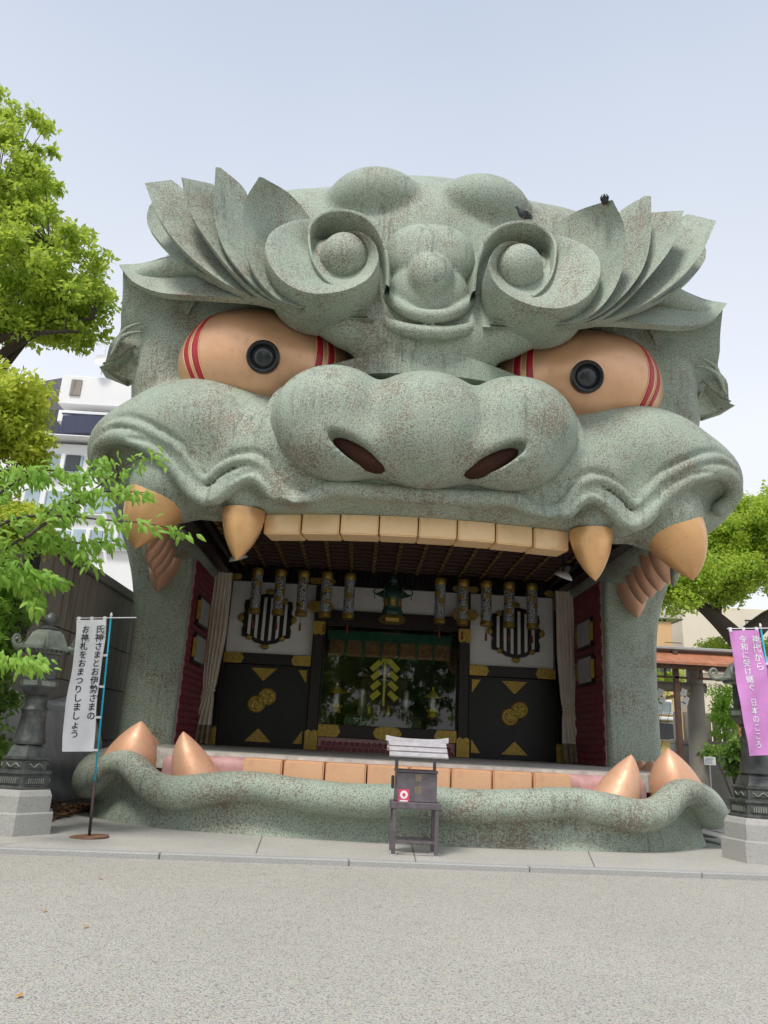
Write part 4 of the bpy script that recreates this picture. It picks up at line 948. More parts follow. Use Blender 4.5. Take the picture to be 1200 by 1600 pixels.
# loose leaves
simple('leaf_dry', (.5, .26, .05), .7, var=.3); simple('leaf_brown', (.16, .08, .03), .8, var=.4)
def litter(px, py, z, s, mat, name, label, cat):
    p = atZ(px, py, z); v = MB(); a = random.uniform(0, 6.28); c, s_ = math.cos(a), math.sin(a)
    pts = [(-1, 0, 0), (-.3, -.5, .12), (.5, -.42, .08), (1, 0, .16), (.5, .42, .08), (-.3, .5, .12)]; v.add([((x*c-y*s_)*s, (x*s_+y*c)*s, zz*s) for x, y, zz in pts]+[(0, 0, .02*s)], [(k, (k+1) % 6, 6) for k in range(6)])
    o = v.build(name, mat, smooth=True, recalc=False); o.location = (p.x, p.y, z+.012); return tag(o, label, cat, 'fallen leaves on the forecourt')
for (x, y) in ((146, 1331), (429, 1341), (412, 1366), (157, 1374), (70, 1425), (30, 1559), (134, 1450)):
    litter(x, y, .03, .032, 'leaf_dry', 'fallen_leaf', 'small orange brown fallen leaf lying on the grey gravel', 'leaf')
vs, fs = [], []
for k in range(900):
    x = random.uniform(-7.3, -5.7); y = random.uniform(.1, 3.0); s = random.uniform(.03, .07); a = random.uniform(0, 6.28); t = random.uniform(-.6, .6); c, s_ = math.cos(a)*s, math.sin(a)*s; z = .115+random.uniform(0, .07); b0 = len(vs)
    vs += [(x-c, y-s_, z), (x-s_*.5, y+c*.5, z+t*s), (x+c, y+s_, z+.02), (x+s_*.5, y-c*.5, z-t*s*.3)]; fs.append((b0, b0+1, b0+2, b0+3))
o = mesh_obj('leaf_litter', vs, fs, 'leaf_brown'); tag(o, 'brown dead leaves littering the earth beside the jaw', kind='stuff')
# ------------------------------------------------------------------ writing
TXT = []
def text(body, name, mat, parent, loc, size, rot=(90, 0, 0), line=1.0, bold=.0, align='CENTER', warp=None):
    cu = bpy.data.curves.new(name, 'FONT'); cu.body = body; cu.size = size; cu.align_x = align; cu.align_y = 'TOP'; cu.space_line = line; cu.offset = bold; cu.extrude = .0006; cu.resolution_u = 3
    o = bpy.data.objects.new(name+'_t', cu); COL.objects.link(o); TXT.append((o, name, mat, parent, loc, rot, warp))
def bake_text():
    dg = bpy.context.evaluated_depsgraph_get(); dg.update()
    for o, name, mat, parent, loc, rot, warp in TXT:
        me = bpy.data.meshes.new_from_object(o.evaluated_get(dg)); me.materials.clear(); me.materials.append(MATS[mat])
        if warp:
            for vv in me.vertices: vv.co.z -= warp(loc[0]+vv.co.x, loc[2]+vv.co.y)
        q = bpy.data.objects.new(name, me); link(q, parent); q.location = loc; q.rotation_euler = [R(a) for a in rot]
    for o, *_ in TXT: bpy.data.objects.remove(o)
# ------------------------------------------------------------------ offering box on a stand
simple('steel_brown', (.15, .13, .145), .5, metal=.35, var=.25, scale=9, fine=.3); simple('slat_silver', (.50, .48, .50), .5, metal=.3, var=.15, scale=12)
simple('rust_plate', (.20, .105, .06), .8, var=.4, scale=10, bmp=.2); simple('faded_gold', (.30, .23, .13), .7); simple('sticker_pink', (.62, .06, .14), .5); simple('print_white', (.78, .78, .76), .6)
simple('pole_blue', (.01, .36, .52), .35); simple('cloth_white', (.74, .74, .78), .85, var=.04); simple('cloth_purple', (.58, .24, .55), .85, var=.08); simple('ink_black', (.012, .014, .03), .8); simple('pole_iron', (.05, .035, .035), .7, var=.4)
ob = thing('offering_box', 'weathered metal offering box on a four legged stand with little slatted roof', 'offering box', (0, -1.38, .1), R(1.5))
for x in (-.3, .3):
    for y in (-.19, .19): v = MB(); v.box((x, y, .33), (.055, .055, .66), bev=.006); v.build('leg', 'steel_brown', ob); v = MB(); v.box((x, y, .008), (.09, .09, .016)); v.build('foot_plate', 'granite_pale', ob)
for y in (-.19, .19): v = MB(); v.box((0, y, .18), (.55, .035, .035)); v.build('stretcher', 'steel_brown', ob)
v = MB(); v.box((0, -.2, .655), (.70, .06, .09), bev=.008); v.box((0, .2, .655), (.70, .06, .09), bev=.008); v.box((-.325, 0, .655), (.05, .36, .09)); v.box((.325, 0, .655), (.05, .36, .09)); v.build('stand_frame', 'steel_brown', ob)
v = MB(); v.box((0, 0, .90), (.58, .42, .40), bev=.012); body = v.build('box_body', 'steel_brown', ob)
v = MB(); v.box((0, 0, 1.115), (.6, .45, .035), bev=.006); v.build('lid_rim', 'steel_brown', ob)
v = MB(); v.box((-.33, .02, .95), (.04, .08, .18), bev=.01); v.build('padlock_hasp', 'pole_iron', body)
for x in (-.28, .28): v = MB(); v.box((x, .05, 1.31), (.045, .045, .4)); v.build('roof_post', 'steel_brown', ob)
for k, (y, z) in enumerate(((-.34, 1.34), (-.24, 1.41), (-.14, 1.48))):
    v = MB(); T = Matrix.Translation((0, y, z)) @ Matrix.Rotation(R(32), 4, 'X'); v.box((0, 0, 0), (.84, .095, .03), M=T, bev=.005); v.build('roof_slat', 'slat_silver', ob)
for k, (y, z) in enumerate(((.24, 1.41), (.14, 1.48))):
    v = MB(); T = Matrix.Translation((0, y, z)) @ Matrix.Rotation(R(-32), 4, 'X'); v.box((0, 0, 0), (.84, .095, .03), M=T, bev=.005); v.build('roof_slat', 'slat_silver', ob)
v = MB(); rows = []
for t in np.linspace(-1, 1, 13): zz = 1.535+.035*abs(t)**3; rows.append([(t*.46, -.07, zz-.045), (t*.46, -.06, zz+.03), (t*.46, .06, zz+.03), (t*.46, .07, zz-.045)])
v.loft(rows, closed=True); v.add(rows[0], [(0, 1, 2, 3)]); v.add(rows[-1], [(0, 1, 2, 3)]); v.build('ridge_beam', 'slat_silver', ob)
text('賽\n銭', 'writing', 'faded_gold', body, (.02, -.213, 1.08), .11, line=1.5)
v = MB(); v.box((-.18, -.214, .78), (.155, .005, .175)); v.build('sticker', 'sticker_pink', body)
v = MB(); v.lathe([(.055, 0), (.055, .004), (.03, .0045), (0, .0045)], 20, M=Matrix.Translation((-.18, -.2165, .795)) @ Matrix.Rotation(R(90), 4, 'X')); v.box((-.18, -.2175, .715), (.11, .003, .018)); v.build('sticker_print', 'print_white', body)
v = MB(); v.lathe([(.024, 0), (.024, .003), (0, .003)], 16, M=Matrix.Translation((-.18, -.2215, .797)) @ Matrix.Rotation(R(90), 4, 'X')); v.build('sticker_mark', 'sticker_pink', body)

# ------------------------------------------------------------------ banners
def banner(base, h, tilt, rz, w, drop, cloth, ink, cols, ruby, label, name='banner'):
    t = thing('banner', label, 'banner', base, rz); t.rotation_euler = (0, tilt, rz)
    v = MB(); v.lathe([(.27, 0), (.27, .012), (.26, .018), (0, .02)], 32); v.build('base_plate', 'rust_plate', t, sharp=40)
    v = MB(); v.tube([(0, 0, .01), (0, 0, .75)], .022, 10); v.build('iron_socket', 'pole_iron', t, smooth=True)
    v = MB(); v.tube([(0, 0, .62), (0, 0, h)], .014, 10); v.build('pole', 'pole_blue', t, smooth=True)
    v = MB(); v.tube([(-w-.02, -.012, h-.02), (.4, -.012, h-.02)], .008, 8); v.lathe([(.018, 0), (.02, .04), (.01, .07), (0, .075)], 10, c=(0, 0, h-.01)); v.build('crossbar', 'cloth_white', t, smooth=True)
    def rip(x, z):
        u = (x+w)/(w-.06); f = (h-.05-z)/drop; return .012*math.sin(u*8+f*5)+.022*math.sin(f*6.5+u*2.5)*min(1, f*2)+.008*math.sin(f*19+u*5)
    rows = []
    for k in range(49):
        f = k/48; row = []
        for i in range(15):
            u = i/14; x = -w+.0+u*(w-.06)+.012*math.sin(f*7); z = h-.05-f*drop; row.append((x, -.03+rip(x, z), z))
        rows.append(row)
    v = MB(); v.loft(rows); v.loft([[(x, y+.006, z) for x, y, z in r] for r in rows]); c = v.build('cloth', cloth, t, smooth=True, recalc=False)
    for u in (0, .5, 1): v = MB(); v.box((-w+.03+u*(w-.12), -.014, h-.035), (.045, .024, .07)); v.build('loop', 'cloth_white', t)
    for f in (.28, .52, .75, .99): v = MB(); v.box((-.035, -.008, h-.05-f*drop), (.085, .04, .03)); v.build('loop', 'cloth_white', t)
    for (x, z, s, body) in cols: text('\n'.join(body), 'writing', ink, c, (x, -.036, h-.05-z), s, line=1.0, bold=s*.0105, warp=rip)
    for (x, z, s, body) in ruby: text('\n'.join(body), 'reading_aid', ink, c, (x, -.036, h-.05-z), s, line=1.2, warp=rip)
    return t
banner((-4.6, -1.26, .1), 3.14, R(-3.2), R(-4), .52, 1.93, 'cloth_white', 'ink_black',
       [(-.14, .09, .128, '氏神さまとお伊勢さまの'), (-.36, .09, .128, 'お神札をおまつりしましょう')], [(-.075, .1, .04, 'うじがみ'), (-.075, 1.0, .035, 'い'), (-.075, 1.13, .035, 'せ'), (-.295, .27, .035, 'ふだ')],
       'white vertical banner with black writing on a blue pole beside the jaw')
banner((5.93, -.75, .1), 3.62, R(-4.5), R(5), .58, 1.95, 'cloth_purple', 'cloth_white',
       [(-.15, .09, .145, '神代から'), (-.37, .09, .128, '令和に受け継ぐ'), (-.37, 1.09, .128, '日本のこころ')], [(-.07, .12, .045, 'かみよ'), (-.295, .72, .04, 'つ')],
       'pinkish purple vertical banner with white writing in front of the bronze lantern')

# ------------------------------------------------------------------ bronze lanterns on stone plinths
simple('bronze_dark', (.10, .107, .102), .5, metal=.45, var=.4, scale=7, bmp=.25, bscale=35, fine=.3); simple('bronze_patina', (.24, .27, .225), .55, metal=.3, var=.3, scale=5, fine=.3)
simple('bronze_lattice', (.16, .165, .17), .5, metal=.4)
def garden_lantern(label, base, rz, s=1.0):
    t = thing('bronze_lantern', label, 'lantern', base, rz)
    P = bpy.data.objects.new('stone_plinth', None); link(P, t)
    v = MB(); v.lathe([(.60, 0), (.60, .30), (.585, .32), (.0, .32)], 6, sq=R(0)); v.build('lower_block', 'granite_pale', P)
    v = MB(); v.lathe([(.53, .32), (.535, .55), (.50, .62), (.48, .64), (0, .64)], 6); v.build('upper_block', 'granite_pale', P)
    z0 = .64
    B_ = bpy.data.objects.new('bronze_base', None); link(B_, t)
    v = MB(); v.lathe([(.46, 0), (.46, .03), (.43, .05), (.43, .21), (.47, .23), (.47, .26), (.36, .28), (.36, .42), (.39, .44), (.39, .46), (.33, .48), (.27, .62), (.22, .66)], 6, c=(0, 0, z0)); v.build('base_tiers', 'bronze_dark', B_)
    for k in range(6):
        a = R(60*k+30); T = Matrix.Rotation(a, 4, 'Z')
        v = MB(); v.box((.43*.866+.004, 0, z0+.13), (.02, .34, .11), M=T, bev=.012); v.build('relief_panel', 'bronze_dark', B_)
        for j in range(8): v = MB(); v.box((.43*.866+.02, -.12+j*.034, z0+.13), (.012, .014, .08), M=T); v.build('relief_rib', 'bronze_patina', B_)
        v = MB(); v.box((.36*.866+.004, 0, z0+.35), (.02, .28, .1), M=T, bev=.012); v.build('relief_panel', 'bronze_dark', B_)
        v = MB(); v.tube([T @ Vector((.36*.866+.02, y, z0+.35+.025*math.sin(y*40))) for y in np.linspace(-.11, .11, 14)], .012, 6); v.build('relief_scroll', 'bronze_patina', B_, smooth=True)
    v = MB(); v.lathe([(.24, .66), (.25, .7), (.235, .74), (.205, .9), (.185, 1.12), (.2, 1.17), (.215, 1.19), (.2, 1.21), (.17, 1.25), (.165, 1.36), (.2, 1.4)], 20, c=(0, 0, z0)); v.build('shaft', 'bronze_dark', t, sharp=40)
    v = MB(); v.lathe([(.19, 1.4), (.24, 1.45), (.29, 1.52), (.31, 1.54), (.31, 1.66), (.28, 1.68)], 6, c=(0, 0, z0)); v.build('lotus_stage', 'bronze_dark', t)
    v = MB(); v.lathe([(.255, 1.68), (.245, 2.06), (.27, 2.08), (.27, 2.1)], 6, c=(0, 0, z0)); fb = v.build('fire_box', 'bronze_dark', t)
    for k in range(6):
        a = R(60*k+30); T = Matrix.Translation((0, 0, z0)) @ Matrix.Rotation(a, 4, 'Z'); d = .25*.866
        for zc, hh in ((1.60, .08),): v = MB(); v.box((.31*.866+.004, 0, zc), (.018, .24, hh), M=T, bev=.01); v.build('relief_panel', 'bronze_patina', fb)
        v = MB()
        for i in range(-4, 5):
            for j in range(-6, 7):
                if abs(i)/4.6+abs(j)/6.6 < 1.05 and (i+j) % 2 == 0: v.box((d+.008, i*.021, 1.88+j*.021), (.016, .017, .017), M=T @ Matrix.Identity(4))
        o = v.build('lattice', 'bronze_lattice', fb); tag(o, kind='stuff')
    v = MB(); rows = []
    v.lathe([(.30, 2.08), (.40, 2.12), (.44, 2.14), (.44, 2.17), (.385, 2.2), (.335, 2.29), (.27, 2.41), (.19, 2.46), (.15, 2.465)], 6, c=(0, 0, z0)); rf = v.build('lantern_roof', 'bronze_patina', t)
    for k in range(30):
        a = R(12*k+6); v = MB(); T = Matrix.Translation((0, 0, z0)) @ Matrix.Rotation(a, 4, 'Z'); v.box((.345, 0, 2.115), (.09, .022, .03), M=T); v.build('rafter', 'bronze_dark', rf)
    for k in range(6):
        a = R(60*k); c, s_ = math.cos(a), math.sin(a)
        pts = [(.40, 2.18), (.47, 2.16), (.545, 2.19), (.575, 2.26), (.545, 2.32), (.49, 2.32), (.47, 2.275), (.50, 2.25)]
        q = spline([(c*r, s_*r, z0+z) for r, z in pts], 24); v = MB(); v.tube(q, list(np.interp(np.linspace(0, 1, 24), [0, .3, 1], [.05, .036, .018])), 8); v.build('roof_curl', 'bronze_patina', rf, smooth=True)
    v = MB(); v.lathe([(.15, 2.465), (.16, 2.49), (.1, 2.53), (.075, 2.545), (.075, 2.56), (.11, 2.6), (.115, 2.65), (.09, 2.71), (.03, 2.755), (0, 2.77)], 20, c=(0, 0, z0)); v.build('jewel_finial', 'bronze_dark', t, sharp=50)
    return t
garden_lantern('dark bronze lantern on a stone plinth next to the white banner', (-5.74, -1.1, .1), R(-8)).scale = (.93, .93, .93)
garden_lantern('dark bronze lantern on a stone plinth half hidden behind the purple banner', (5.62, -.25, .1), R(40))

# ------------------------------------------------------------------ pigeons
simple('pigeon_grey', (.05, .052, .06), .7, var=.4, scale=25)
def pigeon(p, rz, label, pitch=0.):
    t = thing('pigeon', label, 'bird', p, rz, 'pigeons resting on the brow'); v = MB()
    prof = [(-.19, .01, .10), (-.12, .03, .105), (-.05, .065, .115), (.02, .08, .125), (.08, .07, .145), (.11, .048, .18), (.125, .036, .215), (.145, .036, .235), (.17, .026, .24), (.185, .01, .235), (.21, .002, .225)]
    rows = [[(x, r*.85*math.cos(a), z+r*math.sin(a)) for a in np.linspace(0, 2*math.pi, 13)[:-1]] for x, r, z in prof]; v.loft(rows, closed=True); v.build('body', 'pigeon_grey', t, smooth=True)
    for s in (-1, 1):
        v = MB(); v.add([(.06, s*.07, .15), (-.04, s*.082, .155), (-.2, s*.03, .105), (-.06, s*.075, .09)], [(0, 1, 2, 3)]); v.add([(.06, s*.06, .15), (-.04, s*.07, .155), (-.2, s*.02, .105), (-.06, s*.065, .09)], [(3, 2, 1, 0)]); v.build('wing', 'pigeon_grey', t)
        v = MB(); v.tube([(.02, s*.03, .08), (.025, s*.03, .0)], .006, 5); v.build('leg', 'tassel_red', t)
pigeon((3.13, -1.42, 11.28), R(70), 'small dark pigeon perched on the tip of a tall brow leaf')
pigeon((1.72, -.95, 11.22), R(200), 'small dark pigeon sitting on top of the brow curl')

# ------------------------------------------------------------------ left: wall, sheeting, white apartment block
concrete('wall_concrete', (.36, .32, .275), (.14, .125, .11)); concrete('wall_dark', (.28, .265, .24), (.11, .105, .1)); concrete('wall_blue', (.22, .25, .30), (.15, .17, .2))
m = MATS['wall_concrete']; nt = m.node_tree; b_ = nt.nodes['Principled BSDF']; src = b_.inputs['Base Color'].links[0].from_socket
st = tex(nt, 'noise', 1.6, 4, .7, stretch=(3, 3, .12)); nt.links.new(mix(nt, mul(nt, ramp(nt, st.outputs[0], .5, .72), .7), src, (.045, .042, .036)), b_.inputs['Base Color'])
WX = -7.9
w = thing('boundary_wall', 'tall dark stained concrete boundary wall behind the white banner', 'wall', (WX, 0, 0))
for j, (z0, z1) in enumerate(((.0, 1.25), (1.27, 2.6), (2.62, 3.7), (3.72, 5.2))):
    for k in range(9):
        L_ = 1.6; y = -3.2+k*1.62+(.5 if j % 2 else 0)
        v = MB(); v.box((random.uniform(-.012, .012), y, (z0+z1)/2), (.3, L_, z1-z0), bev=.014); v.build('wall_panel', 'wall_blue' if (k in (1, 2) and j > 1) else 'wall_concrete' if j > 1 else 'wall_dark', w)
v = MB(); v.box((0, 3.8, 5.33), (.46, 15, .24), bev=.02); v.build('coping', 'wall_dark', w)
v = MB(); v.box((.26, 2.2, 4.15), (.16, .32, 1.9), bev=.02); v.build('drain_box', 'lamp_housing', w)
v = MB(); v.box((-1.2, 4, 2.4), (2.0, 16, 4.8)); v.build('bank_core', 'wall_dark', w)
m, nt, b_ = newmat('plastic_sheet'); n1 = tex(nt, 'noise', 3, 4, .6, stretch=(1, 1, .3)); nt.links.new(mix(nt, ramp(nt, n1.outputs[0], .3, .7), (.24, .245, .25), (.40, .405, .415)), b_.inputs['Base Color']); b_.inputs['Roughness'].default_value = .32
rows = []
for i in range(46):
    u = i/45; row = []
    for k in range(26):
        f = k/25; x = -7.68+1.35*u*(1-f)**.5*.75+.12*(1-f)+.06*math.sin(u*23+f*3)*(1-f*.5); y = -.6+6.6*u; z = .1+2.15*f+.15*math.sin(u*7)*f
        row.append((x+.05*math.sin(f*17+u*11)*(1-f), y, z))
    rows.append(row)
v = MB(); v.loft(rows); v.loft([[(x-.02, y, z-.01) for x, y, z in r] for r in rows]); o = v.build('plastic_sheet', 'plastic_sheet', None, smooth=True, recalc=False); tag(o, 'grey plastic sheeting draped against the boundary wall beside the jaw', 'plastic sheet')
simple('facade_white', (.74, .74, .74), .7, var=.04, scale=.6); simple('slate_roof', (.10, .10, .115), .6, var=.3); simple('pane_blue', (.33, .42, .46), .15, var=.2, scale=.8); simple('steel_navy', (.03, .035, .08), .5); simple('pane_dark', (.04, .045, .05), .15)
bd = thing('apartment_block', 'white apartment block with slate roof and balconies behind the trees', 'building', (0, 0, 0))
Y0 = 30
def bpart(name, q0, q1, depth, mat, parent=bd, Y=Y0, out=0.):
    a = atY(*q0, Y-out); c = atY(*q1, Y-out); v = MB(); v.box(((a.x+c.x)/2, Y-out+depth/2, (a.z+c.z)/2), (abs(c.x-a.x), depth, abs(c.z-a.z)), bev=.03); return v.build(name, mat, parent)
bpart('upper_storey', (98, 586), (260, 640), 8, 'facade_white'); bpart('terrace_wall', (92, 640), (260, 668), 10, 'facade_white', out=.5)
bpart('main_wall', (-40, 685), (260, 990), 12, 'facade_white', out=1.4); bpart('terrace_slab', (60, 676), (260, 690), 11, 'facade_white', out=2.2); bpart('terrace_painted_shadow', (90, 664), (150, 680), 10, 'steel_navy', out=.9)  # solid navy strip stands in for the shadow between terrace wall and slab
for q0, q1 in (((112, 592), (124, 618)), ((68, 708), (126, 738)), ((150, 708), (200, 738)), ((100, 764), (158, 802)), ((165, 764), (215, 802)), ((40, 764), (90, 802)), ((115, 826), (156, 858)), ((164, 826), (196, 858)), ((60, 826), (105, 858))):
    f = bpart('window', q0, q1, .3, 'pane_blue' if q0[1] > 600 else 'wall_concrete', out=1.5 if q0[1] > 650 else .1); cx = (q0[0]+q1[0])/2
    if q0[1] > 650:
        bpart('mullion', (cx-.8, q0[1]), (cx+.8, q1[1]), .3, 'facade_white', f, out=1.62); bpart('window_sill', (q0[0]-2, q1[1]), (q1[0]+2, q1[1]+2), .4, 'facade_white', f, out=1.75)
bpart('dark_pane', (105, 710), (121, 736), .3, 'pane_dark', out=1.6)
for k in range(16): bpart('railing_bar', (98+k*4.6, 648), (98.7+k*4.6, 677), .06, 'steel_navy', out=2.1)
bpart('handrail', (96, 647), (172, 648.6), .08, 'steel_navy', out=2.1)
a = atY(58, 597, Y0+1); c = atY(99, 590, Y0+1); e = atY(98, 640, Y0+1); g = atY(40, 640, Y0+1)
v = MB(); v.add([tuple(p) for p in (a, c, e, g)]+[(p.x, p.y+7, p.z) for p in (a, c, e, g)], [(0, 1, 2, 3), (7, 6, 5, 4), (0, 4, 5, 1), (1, 5, 6, 2), (2, 6, 7, 3), (3, 7, 4, 0)]); v.build('slate_roof', 'slate_roof', bd)
# aerial and dish on its roof
p = atY(158, 586, Y0-.3); t = thing('roof_aerial', 'thin television aerial and round dish on the white apartment roof', 'aerial', p)
v = MB(); v.tube([(0, 0, 0), (0, 0, 2.4)], .05, 6); v.tube([(-.6, 0, 2.1), (.8, 0, 2.3)], .03, 6); v.build('mast', 'lamp_white', t)
for k in range(5): v = MB(); v.tube([(-.5+k*.3, -.4, 2.12+k*.04), (-.5+k*.3, .4, 2.12+k*.04)], .02, 5); v.build('aerial_rod', 'lamp_white', t)
v = MB(); v.lathe([(0, 0), (.25, .04), (.42, .14)], 18, M=Matrix.Translation((-.1, -.1, .9)) @ Matrix.Rotation(R(75), 4, 'X'), cap=False); v.build('dish', 'lamp_white', t, smooth=True)

# ------------------------------------------------------------------ right: torii, roofed frame, fence, houses
concrete('torii_stone', (.30, .275, .235), (.15, .13, .11)); simple('copper_roof', (.42, .17, .09), .55, var=.25, scale=3, fine=.3); simple('timber_brown', (.10, .05, .03), .7, var=.3); simple('timber_orange', (.42, .22, .09), .7, var=.3)
TY = 13.5
def wx(px, py, Y=TY): return atY(px, py, Y)
to = thing('torii_gate', 'grey stone torii gate with carved writing on its pillar behind the lion head', 'torii', (0, 0, 0))
b0 = wx(1088, 1100)
for xx in (b0.x, b0.x-4.6):
    v = MB(); v.tube([(xx-.06, TY, 0), (xx, TY, 4.6)], [.33, .27], 20); pil = v.build('pillar', 'torii_stone', to, sharp=40)
z1 = wx(1050, 1073).z
v = MB(); v.tube([(b0.x-5.2, TY, z1), (b0.x+.35, TY, z1)], .17, 14); v.build('tie_beam', 'torii_stone', to, sharp=40)
z2 = wx(1060, 1030).z; v = MB(); v.tube([(b0.x-5.8, TY, z2+.12), (b0.x-4, TY, z2), (b0.x-.3, TY, z2), (b0.x+1.2, TY, z2+.12)], .28, 14); v.build('top_lintel', 'torii_stone', to, sharp=40)
text('大正四年十一月吉日建之', 'carved_writing', 'timber_brown', to, (b0.x+.02, TY-.36, wx(1088, 1068).z), .17, line=1.0); text('氏子中', 'carved_writing', 'timber_brown', to, (b0.x+.06, TY-.38, wx(1090, 1178).z), .17, line=1.0)
q = spline([(b0.x-4.4, TY-.3, z1-.2), (b0.x-2.4, TY-.34, z1-.62), (b0.x-.35, TY-.32, z1-.22)], 30); v = MB(); v.tube(q, [.05+.012*math.sin(k*2.1) for k in range(30)], 8); simple('straw', (.36, .27, .12), .9, var=.3, scale=20); rp = v.build('straw_rope', 'straw', None, smooth=True); tag(rp, 'twisted straw rope hung under the stone torii beam', 'rope')
for px in (1024, 1060):
    p = wx(px, 1095); t = thing('paper_streamer', 'white folded paper streamer hanging from the straw rope', 'paper streamer', (p.x, TY-.4, p.z), group='paper streamers on the straw rope')
    for k in range(3): v = MB(); v.box((.05*(1 if k % 2 else -1)+.03*k, 0, .25-.22*k), (.2, .01, .26), M=Matrix.Rotation(R(20), 4, 'Y')); v.build('paper_fold', 'print_white', t)
GY = 12.6
fr = thing('roofed_gate_frame', 'timber frame with long copper coloured roof in front of the stone torii', 'gate frame', (0, 0, 0))
a = wx(990, 1010, GY); c = wx(1168, 1018, GY)
v = MB(); v.box(((a.x+c.x)/2, GY+.4, a.z-.02), (c.x-a.x, 1.5, .10), bev=.02); v.build('ridge_cap', 'kerb_granite', fr)
v = MB(); zz = a.z-.1; v.add([(a.x, GY-.1, zz), (c.x, GY-.1, zz), (c.x, GY-.75, zz-.42), (a.x, GY-.75, zz-.42), (a.x, GY-.1, zz-.1), (c.x, GY-.1, zz-.1), (c.x, GY-.75, zz-.5), (a.x, GY-.75, zz-.5)], [(0, 1, 2, 3), (7, 6, 5, 4), (0, 4, 5, 1), (1, 5, 6, 2), (2, 6, 7, 3), (3, 7, 4, 0)]); v.build('roof_slope', 'copper_roof', fr)
v = MB(); v.box(((a.x+c.x)/2, GY-.5, zz-.56), (c.x-a.x, .12, .14)); v.build('eave_beam', 'timber_brown', fr)
zr = wx(1080, 1061, GY).z; v = MB(); v.box(((a.x+c.x)/2, GY-.3, zr), (c.x-a.x, .07, .07)); v.build('rail', 'timber_brown', fr)
for px, wd, mt in ((1033, .07, 'timber_brown'), (1088, .09, 'timber_brown')): 
    x = wx(px, 1045, GY).x; v = MB(); v.box((x, GY-.32, (zr+zz-.5)/2), (wd, wd, zz-.5-zr)); v.build('strut', mt, fr)
for px, mt in ((1055, 'timber_brown'), (1150, 'timber_orange')):
    x = wx(px, 1120, GY).x; v = MB(); v.box((x, GY-.25, zz/2), (.17, .17, zz), bev=.015); v.build('post', mt, fr)
fc = thing('stone_fence', 'grey stone picket fence on a low wall behind the torii', 'fence', (0, 0, 0)); FY = 15.5
p0 = wx(1050, 1155, FY); p1 = wx(1240, 1165, FY)
v = MB(); v.box(((p0.x+p1.x)/2, FY, p0.z/2-.1), (p1.x-p0.x, .5, p0.z-.1), bev=.03); v.build('base_wall', 'wall_dark', fc)
v = MB(); v.box(((p0.x+p1.x)/2, FY, p0.z-.08), (p1.x-p0.x, .58, .16), bev=.02); v.build('coping', 'torii_stone', fc)
for k in range(12): v = MB(); v.box((p0.x+.25+k*.36, FY, p0.z+.5), (.25, .22, 1.0+.03*(k % 3)), bev=.03); v.build('stone_picket', 'torii_stone', fc)
t = thing('sign_post', 'small white notice board on a thin metal post behind the jaw', 'sign', wx(1112, 1240, 7)); t.location.z = .1
zz_ = wx(1112, 1189, 7).z-.1
v = MB(); v.tube([(0, 0, 0), (0, 0, zz_)], .015, 6); v.build('post', 'slat_silver', t); v = MB(); v.box((0, -.03, zz_), (.3, .015, .2)); sb = v.build('board', 'print_white', t)
for k in range(5):
    v = MB(); v.box((-.02+random.uniform(-.02, .02), -.04, zz_+.06-k*.03), (.2, .002, .008)); v.build('printed_line', 'lamp_housing', sb)
simple('house_orange', (.62, .40, .20), .8, var=.05, scale=.5); simple('house_cream', (.66, .60, .48), .8, var=.05, scale=.5); simple('house_yellow', (.58, .44, .16), .8, var=.06, scale=.5); simple('blind_grey', (.36, .42, .46), .5)
h1 = thing('orange_house', 'pale orange rendered house beyond the copper roofed gate frame', 'house', (0, 0, 0))
bpart('wall', (985, 968), (1066, 1250), 6, 'house_orange', h1, Y=34); bpart('roof_slab', (980, 962), (1068, 969), 7, 'slate_roof', h1, Y=33.8); bpart('pipe_rail', (1040, 1003), (1066, 1005), .2, 'lamp_housing', h1, Y=33.6)
f = bpart('window', (1026, 1040), (1050, 1056), .3, 'pane_dark', h1, Y=33.8); bpart('window_sill', (1024, 1056), (1052, 1058), .5, 'facade_white', f, Y=33.7)
h2 = thing('cream_house', 'cream coloured house behind the twisted tree limb', 'house', (0, 0, 0))
bpart('wall', (1064, 945), (1230, 1250), 6, 'house_cream', h2, Y=38); bpart('balcony_rail', (1165, 968), (1200, 972), .2, 'lamp_housing', h2, Y=36.8)
for k in range(9): bpart('railing_bar', (1166+k*4, 968), (1167+k*4, 985), .1, 'lamp_housing', h2, Y=36.8)
f = bpart('window', (1100, 1010), (1140, 1050), .3, 'pane_dark', h2, Y=37.8); bpart('window_sill', (1098, 1050), (1142, 1053), .5, 'facade_white', f, Y=37.7)
h3 = thing('yellow_house', 'yellow house with two shuttered windows seen past the stone torii', 'house', (0, 0, 0))
bpart('wall', (1000, 1088), (1074, 1240), 4, 'house_yellow', h3, Y=26)
for q0, q1, mt in (((1027, 1095), (1050, 1115), 'blind_grey'), ((1029, 1130), (1054, 1156), 'pane_dark')):
    f = bpart('window_frame', (q0[0]-2, q0[1]-2), (q1[0]+2, q1[1]+2), .2, 'facade_white', h3, Y=25.9); bpart('window_pane', q0, q1, .2, mt, f, Y=25.75)
    if mt == 'blind_grey':
        for k in range(6): bpart('blind_slat', (q0[0], q0[1]+1+k*3.2), (q1[0], q0[1]+2.4+k*3.2), .1, 'print_white', f, Y=25.68)
bpart('awning', (1024, 1119), (1062, 1126), 1.0, 'facade_white', h3, Y=25.2)
bake_text()
